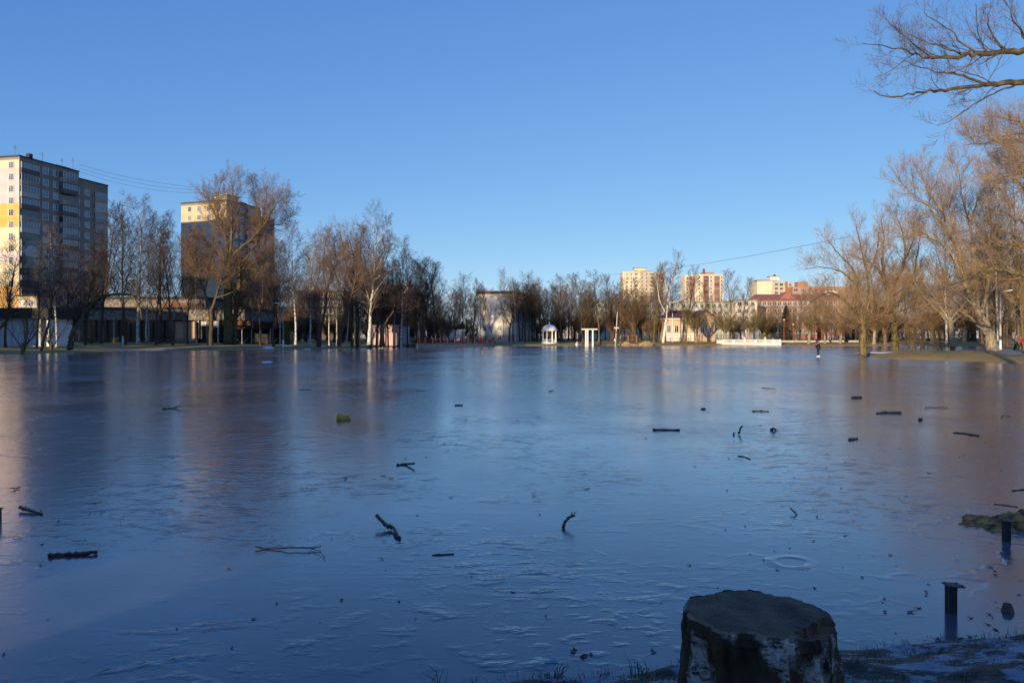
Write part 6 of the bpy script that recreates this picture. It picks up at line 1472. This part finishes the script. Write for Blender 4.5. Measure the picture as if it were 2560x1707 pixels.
hero('willow_tree', 'russet brush of branches at the right edge below the two long limbs', 66, [
    ([(2770,900,0),(2762,800,0),(2740,600,0),(2715,470,0)], .62, .42, 0), ([(2715,480,0),(2640,400,0),(2590,362,0),(2540,352,0),(2490,352,0),(2445,360,0),(2420,338,0)], .22, .015, 2.4),
    ([(2715,470,0),(2650,380,1),(2600,340,1),(2550,335,1),(2500,342,1),(2470,338,1)], .19, .015, 2.4), ([(2720,500,0),(2640,450,0),(2580,430,0),(2520,440,0),(2480,455,0)], .20, .02, 2.4), ([(2600,340,1),(2560,310,1),(2520,300,1),(2480,290,1)], .09, .015, 2.6),
    ([(2640,400,0),(2590,395,-.5),(2540,390,-.5),(2495,392,-1)], .13, .015, 2.4), ([(2720,490,0),(2650,420,2),(2600,400,3),(2540,412,3),(2500,420,3)], .15, .02, 2.4)], 'bark_olive', 'twig_tan', tw_willow, .010, 15)
hero('willow_tree', 'two long mossy limbs reaching in from the right edge high in the sky', 26, [
    ([(2860,1010,0),(2850,800,0),(2820,500,0),(2760,280,0),(2720,190,0)], .36, .20, 0),
    ([(2722,200,0),(2650,140,0),(2560,126,0),(2510,131,0),(2452,136,0),(2408,139,0),(2335,147,0),(2290,134,0),(2232,120,0),(2153,108,0)], .15, .008, 2.6),
    ([(2735,230,0),(2650,214,0),(2560,208,0),(2496,212,0),(2461,214,0),(2393,223,0),(2340,227,0),(2282,235,0),(2217,246,0),(2182,228,0)], .14, .008, 1.3),
    ([(2461,210,0),(2408,191,.2),(2355,182,.3),(2305,170,.4),(2238,141,.5)], .05, .006, 2.8), ([(2534,216,0),(2481,235,-.3),(2431,264,-.5),(2382,299,-.6),(2343,315,-.6)], .035, .006, .9),
    ([(2440,132,0),(2399,106,.2),(2379,76,.3),(2317,41,.4),(2314,12,.4)], .04, .006, 3.2), ([(2335,147,0),(2290,115,-.2),(2250,80,-.3),(2212,45,-.4)], .035, .006, 3.4), ([(2510,126,0),(2485,95,.4),(2470,50,.6),(2480,5,.8)], .05, .006, 3.2),
    ([(2600,130,0),(2560,90,-.4),(2530,40,-.5),(2500,-20,-.5)], .06, .008, 3.2), ([(2290,134,0),(2262,150,0),(2235,172,0),(2200,190,0)], .02, .005, 2.2), ([(2408,139,0),(2360,116,.3),(2320,108,.4),(2270,85,.4)], .035, .006, 3.4), ([(2430,224,0),(2412,240,.1),(2400,262,.2)], .02, .005, 1.0)], 'bark_moss', 'twig_grey', tw_fine, .0042, 16)

# ------------------------------------------------------------------ camera, light, sky
cam = bpy.data.cameras.new('camera'); co = bpy.data.objects.new('camera', cam); COL.objects.link(co); scene.camera = co
co.location = (0, 0, CZ); co.rotation_euler = (R(90), 0, 0)
cam.sensor_width = 36.0; cam.lens = 36.0*F/2560; cam.shift_x = 0; cam.shift_y = -(853.5-HY)/2560; cam.clip_start = .05; cam.clip_end = 8000
sd = Vector((math.sin(R(SUN_AZ))*math.cos(R(SUN_EL)), math.cos(R(SUN_AZ))*math.cos(R(SUN_EL)), math.sin(R(SUN_EL))))
sun = bpy.data.lights.new('sun', 'SUN'); sun.energy = 4.6; sun.angle = R(.5); sun.color = (1.0, .78, .50)
so_ = bpy.data.objects.new('sun', sun); COL.objects.link(so_); so_.rotation_euler = (-sd).to_track_quat('-Z', 'Y').to_euler()
w = bpy.data.worlds.new('World'); scene.world = w; w.use_nodes = True; nt = w.node_tree
bg = nt.nodes['Background']; sky = nt.nodes.new('ShaderNodeTexSky'); sky.sky_type = 'NISHITA'; sky.sun_disc = False
sky.sun_elevation = R(SUN_EL); sky.sun_rotation = R(SUN_AZ); sky.altitude = 150; sky.air_density = .7; sky.dust_density = 0; sky.ozone_density = 4
sp = nt.nodes.new('ShaderNodeSeparateColor'); cb_ = nt.nodes.new('ShaderNodeCombineColor'); nt.links.new(sky.outputs['Color'], sp.inputs[0])
for i_, (p_, k_) in enumerate(((.92, 1.29), (.70, 1.27), (.38, 2.20))):
    pw = nt.nodes.new('ShaderNodeMath'); pw.operation = 'POWER'; pw.inputs[1].default_value = p_; ml = nt.nodes.new('ShaderNodeMath'); ml.operation = 'MULTIPLY'; ml.inputs[1].default_value = k_
    nt.links.new(sp.outputs[i_], pw.inputs[0]); nt.links.new(pw.outputs[0], ml.inputs[0]); nt.links.new(ml.outputs[0], cb_.inputs[i_])
nt.links.new(cb_.outputs[0], bg.inputs['Color']); bg.inputs['Strength'].default_value = .15
vs_ = scene.view_settings; vs_.view_transform = 'Standard'; vs_.look = 'None'; vs_.exposure = .5; vs_.gamma = 1.0
scene.cycles.max_bounces = 6; scene.cycles.use_denoising = True
